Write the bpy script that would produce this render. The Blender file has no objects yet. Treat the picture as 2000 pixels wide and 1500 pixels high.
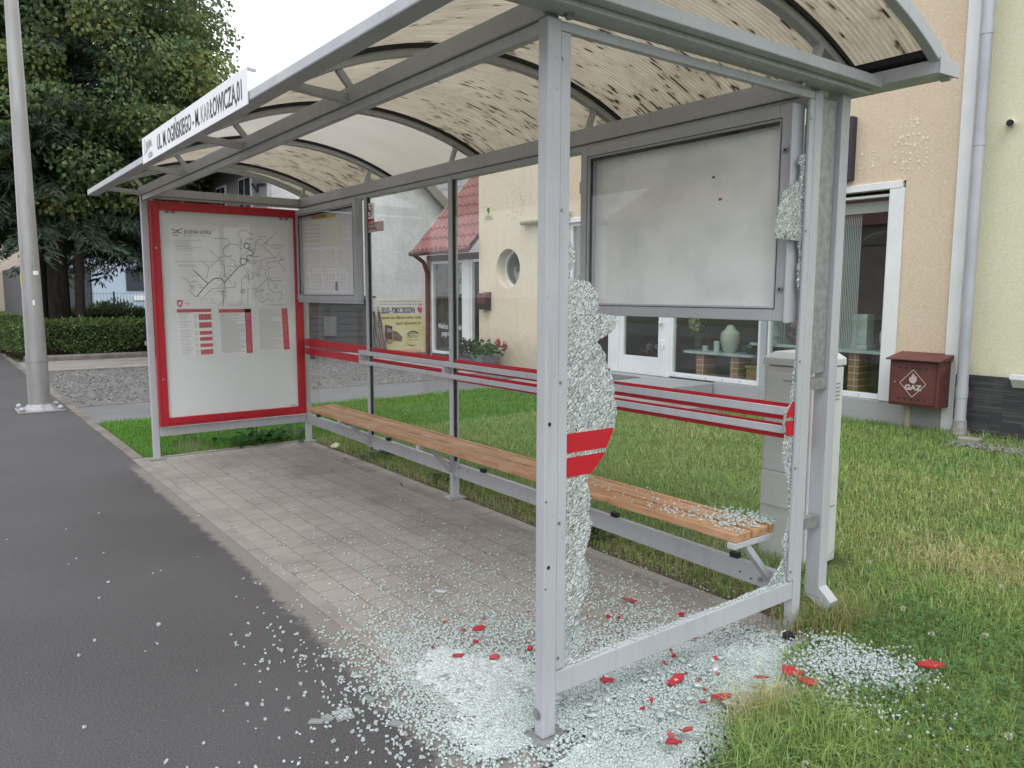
import bpy, math, random
import numpy as np
from mathutils import Vector, Matrix
rad = math.radians
sc = bpy.context.scene
col = sc.collection
rng = np.random.default_rng(7)
random.seed(7)

# ------------------------------------------------------------------ camera
CAM = np.array((7.329, -1.5349, 1.4833))
YAW, PITCH, ROLL, FPX = rad(142.8702), rad(-6.7221), rad(0.1234), 1509.92
def cam_axes():
    cy, sy, cp, sp = math.cos(YAW), math.sin(YAW), math.cos(PITCH), math.sin(PITCH)
    f = np.array((cy*cp, sy*cp, sp)); r = np.array((sy, -cy, 0)); u = np.cross(r, f)
    cr, sr = math.cos(ROLL), math.sin(ROLL)
    return f, cr*r+sr*u, -sr*r+cr*u
CF, CR, CU = cam_axes()
def at(u, v, axis, val):
    """point of the photograph (2000 x 1500) on a real plane of the place"""
    d = CF + CR*(u-1000)/FPX - CU*(v-750)/FPX
    t = (val-CAM[axis])/d[axis]
    return CAM + t*d
cam_d = bpy.data.cameras.new('camera')
cam = bpy.data.objects.new('camera', cam_d); col.objects.link(cam)
cam_d.sensor_width = 36; cam_d.lens = FPX/2000*36; cam_d.clip_end = 600; cam_d.clip_start = .02
m = Matrix.Identity(4)
for i in range(3):
    m[i][0], m[i][1], m[i][2], m[i][3] = CR[i], CU[i], -CF[i], CAM[i]
cam.matrix_world = m
sc.camera = cam

# ------------------------------------------------------------------ helpers
def tag(o, label=None, cat=None, group=None, kind=None):
    if label: o['label'] = label
    if cat: o['category'] = cat
    if group: o['group'] = group
    if kind: o['kind'] = kind
    return o
def link(o, parent=None):
    col.objects.link(o)
    if parent is not None:
        o.parent = parent
        if parent.type == 'EMPTY':
            o.matrix_parent_inverse = Matrix.Translation(-parent.location)
    return o
def thing(name, label, cat, loc=(0, 0, 0), group=None):
    o = bpy.data.objects.new(name, None); o.location = loc; o.empty_display_size = .1
    col.objects.link(o)
    return tag(o, label, cat, group)
class MB:
    def __init__(s): s.v = []; s.f = []; s.mi = []; s.uv = None
    def add(s, vs, fs, mi=0):
        o = len(s.v); s.v += [tuple(float(c) for c in v) for v in vs]
        s.f += [tuple(i+o for i in f) for f in fs]; s.mi += [mi]*len(fs); return s
    def box(s, x0, x1, y0, y1, z0, z1, mi=0):
        if x0 > x1: x0, x1 = x1, x0
        if y0 > y1: y0, y1 = y1, y0
        if z0 > z1: z0, z1 = z1, z0
        return s.add([(x0,y0,z0),(x1,y0,z0),(x1,y1,z0),(x0,y1,z0),(x0,y0,z1),(x1,y0,z1),(x1,y1,z1),(x0,y1,z1)],
              [(3,2,1,0),(4,5,6,7),(0,1,5,4),(1,2,6,5),(2,3,7,6),(3,0,4,7)], mi)
    def bar(s, p0, p1, w, h, up=(0,0,1), mi=0):
        p0, p1 = Vector(p0), Vector(p1); d = (p1-p0).normalized(); up = Vector(up)
        sd = d.cross(up).normalized()*(w/2); u = sd.cross(d).normalized()*(h/2)
        q = [p0-sd-u, p0+sd-u, p0+sd+u, p0-sd+u, p1-sd-u, p1+sd-u, p1+sd+u, p1-sd+u]
        return s.add(q, [(0,1,2,3),(7,6,5,4),(4,5,1,0),(5,6,2,1),(6,7,3,2),(7,4,0,3)], mi)
    def tube(s, p0, p1, r0, r1=None, n=12, caps=True, mi=0):
        r1 = r0 if r1 is None else r1
        p0, p1 = Vector(p0), Vector(p1); d = (p1-p0).normalized()
        a = d.orthogonal().normalized(); b = d.cross(a)
        vs = []
        for p, r in ((p0, r0), (p1, r1)):
            for k in range(n):
                t = 2*math.pi*k/n; vs.append(p + a*(r*math.cos(t)) + b*(r*math.sin(t)))
        fs = [(k, (k+1) % n, n+(k+1) % n, n+k) for k in range(n)]
        if caps: fs += [tuple(range(n-1, -1, -1)), tuple(range(n, 2*n))]
        return s.add(vs, fs, mi)
    def path(s, pts, rs, n=8, mi=0):
        for i in range(len(pts)-1):
            s.tube(pts[i], pts[i+1], rs[i], rs[i+1], n, True, mi)
        return s
    def lathe(s, prof, c, n=28, mi=0, sq=1.0):
        cx, cy, cz = c; vs = []; fs = []
        for r, z in prof:
            for k in range(n):
                t = 2*math.pi*k/n; vs.append((cx+r*math.cos(t), cy+r*math.sin(t)*sq, cz+z))
        for i in range(len(prof)-1):
            for k in range(n):
                fs.append((i*n+k, i*n+(k+1) % n, (i+1)*n+(k+1) % n, (i+1)*n+k))
        fs.append(tuple(range(n-1, -1, -1))); fs.append(tuple((len(prof)-1)*n+k for k in range(n)))
        return s.add(vs, fs, mi)
    def prism(s, poly, ax, a, b, mi=0):
        n = len(poly)
        def P(p, t):
            if ax == 0: return (t, p[0], p[1])
            if ax == 1: return (p[0], t, p[1])
            return (p[0], p[1], t)
        vs = [P(p, a) for p in poly]+[P(p, b) for p in poly]
        fs = [(k, (k+1) % n, n+(k+1) % n, n+k) for k in range(n)]+[tuple(range(n-1, -1, -1)), tuple(range(n, 2*n))]
        return s.add(vs, fs, mi)
    def ball(s, c, r, n=10, mi=0, sc3=(1,1,1)):
        prof = [(max(1e-4, r*math.sin(math.pi*i/n)), -r*math.cos(math.pi*i/n)) for i in range(n+1)]
        o = len(s.v); s.lathe(prof, (0,0,0), n*2, mi)
        for i in range(o, len(s.v)):
            v = s.v[i]; s.v[i] = (c[0]+v[0]*sc3[0], c[1]+v[1]*sc3[1], c[2]+v[2]*sc3[2])
        return s
    def build(s, name, mats, parent=None, smooth=False, bevel=0, auto=False):
        me = bpy.data.meshes.new(name); me.from_pydata(s.v, [], s.f)
        if not isinstance(mats, (list, tuple)): mats = [mats]
        for mm in mats: me.materials.append(mm)
        if len(mats) > 1: me.polygons.foreach_set('material_index', s.mi)
        if smooth:
            me.polygons.foreach_set('use_smooth', [True]*len(me.polygons))
            if auto: me.set_sharp_from_angle(angle=rad(35))
        if s.uv is not None:
            l = me.uv_layers.new(name='UVMap')
            vi = np.zeros(len(me.loops), dtype=np.int32); me.loops.foreach_get('vertex_index', vi)
            l.data.foreach_set('uv', np.array(s.uv, dtype=np.float32)[vi].ravel())
        # consistent outward normals
        import bmesh
        bm = bmesh.new(); bm.from_mesh(me); bmesh.ops.recalc_face_normals(bm, faces=bm.faces); bm.to_mesh(me); bm.free()
        o = bpy.data.objects.new(name, me); link(o, parent)
        if bevel:
            b = o.modifiers.new('bevel', 'BEVEL'); b.width = bevel; b.segments = 2; b.limit_method = 'ANGLE'; b.angle_limit = rad(40)
        return o
def npmesh(name, V, F, mat, cols=None, parent=None, smooth=False):
    """V (n,3); F list of (k,m) index arrays with m corners each; cols (n,3) per vertex"""
    me = bpy.data.meshes.new(name)
    me.vertices.add(len(V)); me.vertices.foreach_set('co', np.asarray(V, np.float32).ravel())
    loops = np.concatenate([f.ravel() for f in F]).astype(np.int32)
    tot = np.concatenate([np.full(len(f), f.shape[1], np.int32) for f in F])
    st = np.concatenate([[0], np.cumsum(tot)[:-1]]).astype(np.int32)
    me.loops.add(len(loops)); me.loops.foreach_set('vertex_index', loops)
    me.polygons.add(len(tot)); me.polygons.foreach_set('loop_start', st)
    me.polygons.foreach_set('loop_total', tot)
    if smooth: me.polygons.foreach_set('use_smooth', np.ones(len(tot), bool))
    me.update(calc_edges=True)
    if cols is not None:
        a = me.color_attributes.new('tint', 'FLOAT_COLOR', 'POINT')
        c4 = np.ones((len(V), 4), np.float32); c4[:, :3] = cols
        a.data.foreach_set('color', c4.ravel())
    me.materials.append(mat)
    o = bpy.data.objects.new(name, me); link(o, parent)
    return o
def text(name, s, size, mat, parent, org, xd, up, sx=1.0, align='LEFT', bold=0.0, depth=.0006):
    cu = bpy.data.curves.new(name, 'FONT'); cu.body = s; cu.size = size; cu.align_x = align
    cu.extrude = depth/2; cu.offset = bold; cu.resolution_u = 3
    t = bpy.data.objects.new(name, cu); col.objects.link(t)
    me = bpy.data.meshes.new_from_object(t.evaluated_get(bpy.context.evaluated_depsgraph_get()))
    bpy.data.objects.remove(t); bpy.data.curves.remove(cu)
    xd, up = Vector(xd).normalized(), Vector(up).normalized(); nz = xd.cross(up)
    M4 = Matrix.Identity(4)
    for i in range(3):
        M4[i][0], M4[i][1], M4[i][2], M4[i][3] = xd[i]*sx, up[i], nz[i], org[i]
    me.transform(M4); me.materials.clear(); me.materials.append(mat)
    o = bpy.data.objects.new(name, me); link(o, parent)
    return o

# ------------------------------------------------------------------ materials
class NT:
    def __init__(s, name):
        s.m = bpy.data.materials.new(name); s.m.use_nodes = True; s.t = s.m.node_tree; s.t.nodes.clear()
        s.out = s.n('ShaderNodeOutputMaterial')
    def n(s, typ, **kw):
        nd = s.t.nodes.new(typ)
        for k, v in kw.items():
            if k.startswith('i_'):
                key = k[2:]; key = int(key) if key.isdigit() else key.replace('_', ' ')
                if hasattr(v, 'node') or isinstance(v, bpy.types.NodeSocket): s.t.links.new(v, nd.inputs[key])
                else: nd.inputs[key].default_value = v
            else: setattr(nd, k, v)
        return nd
    def l(s, a, b): s.t.links.new(a, b)
    def coord(s, scale=(1,1,1), rot=(0,0,0), kind='Object'):
        tc = s.n('ShaderNodeTexCoord'); mp = s.n('ShaderNodeMapping')
        mp.inputs['Scale'].default_value = scale; mp.inputs['Rotation'].default_value = rot
        s.l(tc.outputs[kind], mp.inputs['Vector']); return mp.outputs[0]
    def noise(s, vec, scale, detail=4, rough=.55):
        nd = s.n('ShaderNodeTexNoise'); nd.inputs['Scale'].default_value = scale
        nd.inputs['Detail'].default_value = detail; nd.inputs['Roughness'].default_value = rough
        if vec is not None: s.l(vec, nd.inputs['Vector'])
        return nd.outputs['Fac']
    def ramp(s, fac, stops):
        nd = s.n('ShaderNodeValToRGB'); e = nd.color_ramp.elements
        while len(e) < len(stops): e.new(.5)
        for el, (p, c) in zip(e, stops):
            el.position = p; el.color = (c, c, c, 1) if not hasattr(c, '__len__') else (*c, 1)
        s.l(fac, nd.inputs[0]); return nd.outputs[0]
    def mix(s, fac, a, b, mode='MIX'):
        nd = s.n('ShaderNodeMix', data_type='RGBA', blend_type=mode)
        for sock, v in ((nd.inputs[0], fac), (nd.inputs[6], a), (nd.inputs[7], b)):
            if isinstance(v, bpy.types.NodeSocket): s.l(v, sock)
            elif hasattr(v, '__len__'): sock.default_value = (*v, 1)
            else: sock.default_value = v
        return nd.outputs[2]
    def math(s, op, a, b=0.0, c=None):
        nd = s.n('ShaderNodeMath', operation=op)
        for i, v in enumerate((a, b) if c is None else (a, b, c)):
            if isinstance(v, bpy.types.NodeSocket): s.l(v, nd.inputs[i])
            else: nd.inputs[i].default_value = v
        return nd.outputs[0]
    def bump(s, h, strength=.3, dist=.01):
        nd = s.n('ShaderNodeBump'); nd.inputs['Strength'].default_value = strength; nd.inputs['Distance'].default_value = dist
        s.l(h, nd.inputs['Height']); return nd.outputs[0]
    def bsdf(s, color, rough=.6, metal=0.0, normal=None, spec=.5, **kw):
        nd = s.n('ShaderNodeBsdfPrincipled')
        for key, v in (('Base Color', color), ('Roughness', rough), ('Metallic', metal), ('Specular IOR Level', spec)):
            if isinstance(v, bpy.types.NodeSocket): s.l(v, nd.inputs[key])
            elif hasattr(v, '__len__'): nd.inputs[key].default_value = (*v, 1)
            else: nd.inputs[key].default_value = v
        if normal is not None: s.l(normal, nd.inputs['Normal'])
        for k, v in kw.items(): nd.inputs[k.replace('_', ' ')].default_value = v
        return nd.outputs[0]
    def mixs(s, fac, a, b):
        nd = s.n('ShaderNodeMixShader')
        if isinstance(fac, bpy.types.NodeSocket): s.l(fac, nd.inputs[0])
        else: nd.inputs[0].default_value = fac
        s.l(a, nd.inputs[1]); s.l(b, nd.inputs[2]); return nd.outputs[0]
    def done(s, sh): s.l(sh, s.out.inputs['Surface']); return s.m
def M(name, c, rough=.6, metal=0.0, c2=None, vs=6.0, lo=.4, hi=.65, bump=0.0, bs=80.0, spec=.5, stretch=(1,1,1), detail=5, fine=0.0, fs=300):
    t = NT(name); v = t.coord(stretch)
    k = c
    if c2 is not None:
        k = t.mix(t.ramp(t.noise(v, vs, detail), [(lo, 0), (hi, 1)]), c, c2)
    if fine:
        k = t.mix(fine, k, t.ramp(t.noise(v, fs, 2), [(.3, .0), (.7, 1.0)]), 'SOFT_LIGHT')
    nm = t.bump(t.noise(v, bs, 4), bump, .01) if bump else None
    return t.done(t.bsdf(k, rough, metal, nm, spec))
def flat(name, c, rough=.6, metal=0.0, spec=.5): return M(name, c, rough, metal, spec=spec)
def glassy(name, tint=(.93,.97,.95), refl=1.0, dirt=0.0):
    t = NT(name)
    geo = t.n('ShaderNodeNewGeometry')
    fr = t.n('ShaderNodeFresnel'); t.l(t.math('MULTIPLY_ADD', geo.outputs['Backfacing'], 1/1.5-1.5, 1.5), fr.inputs['IOR'])
    tr = t.n('ShaderNodeBsdfTransparent'); tr.inputs[0].default_value = (*tint, 1)
    gl = t.n('ShaderNodeBsdfGlossy'); gl.inputs['Roughness'].default_value = .015; gl.inputs[0].default_value = (1,1,1,1)
    s = t.mixs(t.math('MULTIPLY', fr.outputs[0], refl), tr.outputs[0], gl.outputs[0])
    if dirt:
        d = t.n('ShaderNodeBsdfDiffuse'); d.inputs[0].default_value = (.55,.56,.55,1)
        f = t.ramp(t.noise(t.coord(), 3.0, 8, .65), [(.35, 0), (.8, 1)])
        s = t.mixs(t.math('MULTIPLY', f, dirt), s, d.outputs[0])
    return t.done(s)
MT = {}
def painted(name, c, g):
    t = NT(name); v = t.coord()
    k = t.mix(t.ramp(t.noise(v, 3, 5), [(.35, 0), (.7, 1)]), c, tuple(q*.91 for q in c))
    k = t.mix(t.ramp(t.noise(t.coord((16, 16, 1.2)), 1.6, 7, .7), [(.52, 0), (.78, .55)]), k, g)      # thin rain and dirt runs
    k = t.mix(t.ramp(t.noise(v, 45, 2), [(.70, 0), (.74, .7)]), k, g)
    return t.done(t.bsdf(k, t.ramp(t.noise(v, 6, 4), [(.3, .36), (.7, .55)]), 0, None, .5))
MT['metal'] = painted('grey_painted_steel', (.455,.465,.49), (.29,.285,.275))
MT['metal_l'] = painted('pale_grey_aluminium', (.445,.46,.49), (.31,.305,.30))
MT['galv'] = M('galvanised_steel', (.36,.36,.37), .45, .5, (.26,.26,.27), 30)
MT['black'] = flat('black_rubber', (.012,.012,.014), .7)
MT['bolt'] = flat('bolt_steel', (.35,.35,.36), .35, .8)
MT['red'] = M('red_painted_frame', (.43,.010,.022), .35, 0, (.38,.009,.018), 3)
MT['red_film'] = M('red_film', (.46,.010,.024), .4)
MT['white'] = M('white_paint', (.72,.73,.74), .5, 0, (.66,.67,.68), 3)
MT['sign_white'] = M('white_sign_sheet', (.80,.80,.83), .4, 0, (.76,.76,.79), 2)
MT['paper'] = M('white_paper', (.88,.88,.875), .7)
MT['paper_o'] = M('cream_paper', (.80,.78,.70), .7)
MT['case_back'] = M('grey_backing', (.74,.77,.83), .6)
MT['ink'] = flat('black_ink', (.035,.035,.045), .6)
MT['ink_g'] = flat('faded_ink', (.25,.25,.27), .6)
MT['ink_l'] = flat('pale_print', (.45,.46,.48), .7)
MT['ink_r'] = flat('red_print', (.55,.05,.08), .6)
MT['ink_p'] = flat('pink_print', (.62,.25,.28), .6)
MT['ink_y'] = flat('yellow_print', (.75,.55,.08), .6)
MT['glass'] = glassy('shelter_glass', (.975,.99,.985), .32, .02)
MT['glass_w'] = glassy('window_glass', (.92,.95,.94), 1.2)
MT['glass_c'] = glassy('case_glass', (1,1,1), .4, .01)
MT['wood'] = None
def wood():
    t = NT('bench_wood'); v = t.coord((1.2, 14, 14))
    n = t.noise(v, 3.0, 8, .65)
    k = t.ramp(n, [(.25, (.22,.10,.045)), (.5, (.43,.235,.12)), (.75, (.54,.33,.19))])
    k = t.mix(t.ramp(t.noise(t.coord(), 5, 6), [(.5, 0), (.75, .7)]), k, (.50,.37,.26))
    k = t.mix(t.ramp(t.noise(t.coord((2, 1, 1)), 9, 3), [(.68, 0), (.76, .85)]), k, (.10,.045,.02))
    return t.done(t.bsdf(k, .62, 0, t.bump(n, .5, .006)))
MT['wood'] = wood()
def asphalt(name='asphalt', base=(.060,.0565,.058), dusty=True):
    t = NT(name); v = t.coord()
    g = t.noise(v, 150, 5, .8)
    k = t.mix(t.ramp(g, [(.40, 0), (.60, 1)]), tuple(b*.38 for b in base), tuple(b*1.65 for b in base))
    k = t.mix(t.ramp(t.noise(v, 170, 1), [(.68, 0), (.73, .8)]), k, (.30,.29,.285))
    k = t.mix(t.math('MULTIPLY', t.ramp(t.noise(v, .9, 6), [(.35, 0), (.7, 1)]), .5), k, tuple(b*1.6 for b in base))
    if dusty:
        sp = t.n('ShaderNodeSeparateXYZ'); t.l(v, sp.inputs[0])
        # grit lying along the paving edge (y about -0.3 .. -0.13), wider where the glass fell
        wid = t.math('MULTIPLY_ADD', t.math('MAXIMUM', t.math('SUBTRACT', sp.outputs[0], 3.0), 0), .035, .085)
        e = t.math('DIVIDE', t.math('SUBTRACT', t.math('ADD', sp.outputs[1], .15), 0), wid)    # 0 at edge, -1 at outer limit
        nz = t.math('MULTIPLY', t.math('SUBTRACT', t.noise(v, 9, 9, .78), .5), 2.6)
        a = t.ramp(t.math('ADD', e, t.math('ADD', nz, 1.35)), [(.15, 0), (.6, 1)])
        x0 = t.ramp(t.math('MULTIPLY_ADD', sp.outputs[0], 2.0, .1), [(.2, 0), (.9, 1)])
        k = t.mix(t.math('MULTIPLY', t.math('MULTIPLY', a, x0), .85), k, t.mix(t.ramp(g, [(.3, 0), (.7, 1)]), (.15,.135,.12), (.31,.285,.258)))
    return t.done(t.bsdf(k, .8, 0, t.bump(g, .3, .004)))
MT['asphalt'] = asphalt()
MT['asphalt_old'] = asphalt('old_asphalt', (.125,.125,.13), False)
def paving():
    t = NT('concrete_blocks'); v = t.coord(); mpp = t.n('ShaderNodeMapping'); mpp.inputs['Location'].default_value = (.03, .0765, 0); t.l(v, mpp.inputs[0])
    br = t.n('ShaderNodeTexBrick', offset=.5, i_Scale=1.0, i_Mortar_Size=.0036, i_Mortar_Smooth=.4, i_Bias=0.0, i_Brick_Width=.163, i_Row_Height=.146)
    br.inputs['Color1'].default_value = (.305,.279,.25,1); br.inputs['Color2'].default_value = (.322,.296,.267,1); br.inputs['Mortar'].default_value = (.185,.165,.147,1)
    t.l(mpp.outputs[0], br.inputs['Vector'])
    k = br.outputs['Color']
    k = t.mix(t.ramp(t.noise(v, 1.7, 7, .65), [(.46, 0), (.72, .7)]), k, (.15,.125,.105))
    k = t.mix(t.ramp(t.noise(v, 9, 3), [(.67, 0), (.71, .5)]), k, (.13,.112,.098))
    k = t.mix(.35, k, t.ramp(t.noise(v, 350, 2), [(.3, 0), (.7, 1)]), 'SOFT_LIGHT')
    h = t.math('ADD', t.math('MULTIPLY', br.outputs['Fac'], -1.0), t.math('MULTIPLY', t.noise(v, 200, 3), .25))
    return t.done(t.bsdf(k, .85, 0, t.bump(h, .6, .004)))
MT['paving'] = paving()
MT['concrete'] = M('concrete_edging', (.30,.275,.248), .88, 0, (.24,.217,.195), 5, bump=.4, bs=160, fine=.3)
MT['concrete_l'] = M('pale_concrete', (.29,.27,.255), .85, 0, (.20,.185,.172), 2.5, bump=.3, bs=140, fine=.3)
MT['kerbstone'] = M('weathered_kerb', (.20,.175,.155), .9, 0, (.12,.105,.09), 4, bump=.5, bs=120, fine=.3)
def gravel():
    t = NT('grey_gravel'); v = t.coord()
    vo = t.n('ShaderNodeTexVoronoi', i_Scale=24.0); t.l(v, vo.inputs['Vector'])
    k = t.mix(t.n('ShaderNodeSeparateColor', i_0=vo.outputs['Color']).outputs[0], (.075,.073,.07), (.25,.24,.23))
    k = t.mix(t.ramp(t.noise(v, .8, 5), [(.4, 0), (.65, .5)]), k, (.10,.095,.088))
    return t.done(t.bsdf(k, .9, 0, t.bump(vo.outputs['Distance'], 1.0, .03)))
MT['gravel'] = gravel()
MT['soil'] = M('lawn_soil', (.08,.115,.035), .95, 0, (.10,.105,.045), 3, bump=.6, bs=60)
MT['dirt'] = M('bare_soil', (.085,.060,.042), .95, 0, (.15,.115,.075), 14, bump=.9, bs=70)
def speckle(name, a, b, sca=260):
    t = NT(name); v = t.coord()
    k = t.mix(t.ramp(t.noise(v, sca, 2, .8), [(.42, 0), (.58, 1)]), a, b)
    return t.done(t.bsdf(k, .6))
MT['granite'] = speckle('speckled_granite', (.20,.205,.215), (.46,.47,.48))
MT['granite_d'] = speckle('polished_granite', (.22,.23,.24), (.36,.37,.38), 180)
def plaster(name, c, dirt=(.3,.28,.25), amt=.2, bs=170):
    t = NT(name); v = t.coord()
    k = t.mix(t.math('MULTIPLY', t.ramp(t.noise(v, 1.3, 8, .65), [(.4, 0), (.75, 1)]), amt), c, dirt)
    sz = t.n('ShaderNodeSeparateXYZ'); t.l(v, sz.inputs[0])
    k = t.mix(t.ramp(t.noise(t.coord((5, 5, .22)), 1.5, 6, .6), [(.56, 0), (.8, amt*.9)]), k, dirt)      # rain runs
    sp_ = t.math('SUBTRACT', t.math('MULTIPLY_ADD', t.noise(v, 4, 6, .7), .9, .55), sz.outputs[2])         # mud splashed at the foot
    k = t.mix(t.ramp(sp_, [(.2, 0), (.75, .55)]), k, tuple(q*.6 for q in dirt))
    k = t.mix(.45, k, t.ramp(t.noise(v, bs*.45, 4, .8), [(.3, 0), (.7, 1)]), 'SOFT_LIGHT')
    return t.done(t.bsdf(k, .92, 0, t.bump(t.noise(v, bs*.8, 6, .75), .5, .008), .2))
MT['orange'] = plaster('peach_plaster', (.635,.52,.39), (.50,.405,.30), .3)
MT['cream'] = plaster('cream_plaster', (.69,.60,.47), (.50,.43,.33), .35)
MT['green'] = plaster('lime_plaster', (.645,.625,.455), (.53,.52,.39), .25)
MT['white_wall'] = plaster('stained_white_plaster', (.62,.63,.63), (.34,.34,.33), .55, 60)
MT['grey_wall'] = plaster('grey_plaster', (.26,.26,.26), (.17,.17,.17), .5, 60)
MT['blue_wall'] = plaster('pale_blue_plaster', (.50,.60,.74), (.42,.5,.62), .2)
MT['beige_wall'] = plaster('beige_plaster', (.55,.46,.38), (.4,.34,.3), .3)
def ledger():
    t = NT('slate_cladding'); v = t.coord()
    cm = t.n('ShaderNodeCombineXYZ'); sp = t.n('ShaderNodeSeparateXYZ'); t.l(v, sp.inputs[0])
    t.l(sp.outputs[0], cm.inputs[0]); t.l(sp.outputs[2], cm.inputs[1])
    br = t.n('ShaderNodeTexBrick', offset=.37, i_Scale=1.0, i_Mortar_Size=.002, i_Brick_Width=.28, i_Row_Height=.03, i_Bias=-.3)
    br.inputs['Color1'].default_value = (.035,.036,.04,1); br.inputs['Color2'].default_value = (.085,.087,.09,1); br.inputs['Mortar'].default_value = (.015,.015,.017,1)
    t.l(cm.outputs[0], br.inputs['Vector'])
    return t.done(t.bsdf(br.outputs['Color'], .6, 0, t.bump(br.outputs['Color'], .8, .02)))
MT['slate'] = ledger()
MT['tile'] = M('red_clay_tile', (.26,.098,.088), .6, 0, (.19,.072,.067), 7, fine=.25)
MT['brick'] = None
def brick():
    t = NT('brown_brick'); v = t.coord()
    cm = t.n('ShaderNodeCombineXYZ'); sp = t.n('ShaderNodeSeparateXYZ'); t.l(v, sp.inputs[0])
    t.l(sp.outputs[0], cm.inputs[0]); t.l(sp.outputs[2], cm.inputs[1])
    br = t.n('ShaderNodeTexBrick', offset=.0, i_Scale=1.0, i_Mortar_Size=.006, i_Brick_Width=.25, i_Row_Height=.078)
    br.inputs['Color1'].default_value = (.30,.14,.075,1); br.inputs['Color2'].default_value = (.36,.18,.10,1); br.inputs['Mortar'].default_value = (.5,.44,.38,1)
    t.l(cm.outputs[0], br.inputs['Vector'])
    return t.done(t.bsdf(br.outputs['Color'], .8))
MT['brick'] = brick()
MT['brown'] = M('brown_paint', (.125,.038,.032), .5, 0, (.09,.027,.024), 6)
MT['pipe_brown'] = M('brown_pvc', (.10,.035,.03), .45, 0, (.14,.07,.06), 5)
MT['zinc'] = M('zinc_pipe', (.42,.44,.47), .45, .2, (.33,.35,.38), 3, stretch=(1,1,.4))
MT['pole'] = M('galvanised_pole', (.38,.375,.37), .45, .35, (.31,.305,.30), 3, stretch=(3,3,.6))
MT['dark'] = flat('dark_interior', (.035,.034,.034), .8)
MT['dark_f'] = flat('dark_floor', (.06,.055,.05), .6)
MT['blind'] = flat('pale_blinds', (.50,.53,.52), .7)
MT['marble'] = M('pale_marble', (.50,.56,.54), .3, 0, (.36,.41,.40), 9)
MT['navy'] = flat('dark_navy_panel', (.022,.021,.035), .4)
MT['bark'] = M('dark_bark', (.040,.032,.026), .95, 0, (.075,.062,.052), 9, bump=1, bs=25, stretch=(1,1,.25))
MT['bark_l'] = M('grey_bark', (.085,.07,.062), .95, 0, (.13,.11,.10), 9, bump=1, bs=25, stretch=(1,1,.4))
MT['cabinet'] = M('grey_plastic_cabinet', (.56,.56,.555), .6, 0, (.51,.51,.505), 4, fine=.2)
def tinted(name, rough=.6, trans=.35, spec=.3):
    t = NT(name)
    a = t.n('ShaderNodeAttribute', attribute_name='tint')
    p = t.bsdf(a.outputs['Color'], rough, 0, None, spec)
    tr = t.n('ShaderNodeBsdfTranslucent'); t.l(a.outputs['Color'], tr.inputs[0])
    return t.done(t.mixs(trans, p, tr.outputs[0]))
MT['leaf'] = tinted('leaf_surface', .5, .42)
MT['blade'] = tinted('grass_blade', .55, .35)
def crazed():
    t = NT('crazed_glass'); v0 = t.coord((1,1,1), (rad(-38), 0, 0)); 
    mp = t.n('ShaderNodeMapping'); mp.inputs['Scale'].default_value = (1, .50, 1.30); t.l(v0, mp.inputs[0]); v = mp.outputs[0]
    # wander the pattern a little so that the cells flow
    nz = t.n('ShaderNodeTexNoise', i_Scale=7.0, i_Detail=2.0); t.l(v, nz.inputs['Vector'])
    ad = t.n('ShaderNodeVectorMath', operation='MULTIPLY_ADD'); t.l(nz.outputs['Color'], ad.inputs[0]); ad.inputs[1].default_value = (.03,.03,.03); t.l(v, ad.inputs[2])
    vo = t.n('ShaderNodeTexVoronoi', feature='DISTANCE_TO_EDGE', i_Scale=112.0); t.l(ad.outputs[0], vo.inputs['Vector'])
    vc = t.n('ShaderNodeTexVoronoi', i_Scale=112.0); t.l(ad.outputs[0], vc.inputs['Vector'])
    e = t.ramp(vo.outputs['Distance'], [(.035, 1), (.11, 0)])
    sepc = t.n('ShaderNodeSeparateColor', i_0=vc.outputs['Color']); rnd, rnd2 = sepc.outputs[0], sepc.outputs[1]
    k = t.ramp(rnd, [(.0, (.74,.79,.79)), (.4, (.89,.93,.93)), (1.0, (.98,.995,.995))])
    d = t.bsdf(k, .30, 0, t.bump(rnd2, .45, .008), .7)
    tl = t.n('ShaderNodeBsdfTranslucent'); t.l(k, tl.inputs[0])
    facet = t.mixs(.45, d, tl.outputs[0])
    tr = t.n('ShaderNodeBsdfTransparent'); tr.inputs[0].default_value = (.55,.60,.60,1)
    gl = t.n('ShaderNodeBsdfGlossy', i_Roughness=.06); t.l(t.bump(rnd2, .6, .01), gl.inputs['Normal'])
    cell = t.mixs(t.ramp(rnd2, [(.0, .55), (.8, .02)]), facet, t.mixs(.35, tr.outputs[0], gl.outputs[0]))
    return t.done(t.mixs(e, cell, tr.outputs[0]))
MT['crazed'] = crazed()
def cube_side(name, c=(.80,.88,.865)):
    t = NT(name)                                    # the frosted fracture faces round each cube
    p = t.bsdf(c, .22, 0, None, .7)
    tl = t.n('ShaderNodeBsdfTranslucent'); tl.inputs[0].default_value = (*c, 1)
    return t.done(t.mixs(.45, p, tl.outputs[0]))
def cube_top(name, clear):
    t = NT(name)                                    # the smooth faces of the old pane
    fr = t.n('ShaderNodeFresnel'); fr.inputs['IOR'].default_value = 1.5
    tr = t.n('ShaderNodeBsdfTransparent'); tr.inputs[0].default_value = (.93,.975,.965,1)
    gl = t.n('ShaderNodeBsdfGlossy', i_Roughness=.05)
    s = t.mixs(t.math('ADD', fr.outputs[0], .14), tr.outputs[0], gl.outputs[0])
    d = t.bsdf((.93,.98,.97), .2, 0, None, .7); tl = t.n('ShaderNodeBsdfTranslucent'); tl.inputs[0].default_value = (.93,.98,.97,1)
    return t.done(t.mixs(clear, t.mixs(.45, d, tl.outputs[0]), s))
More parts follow.
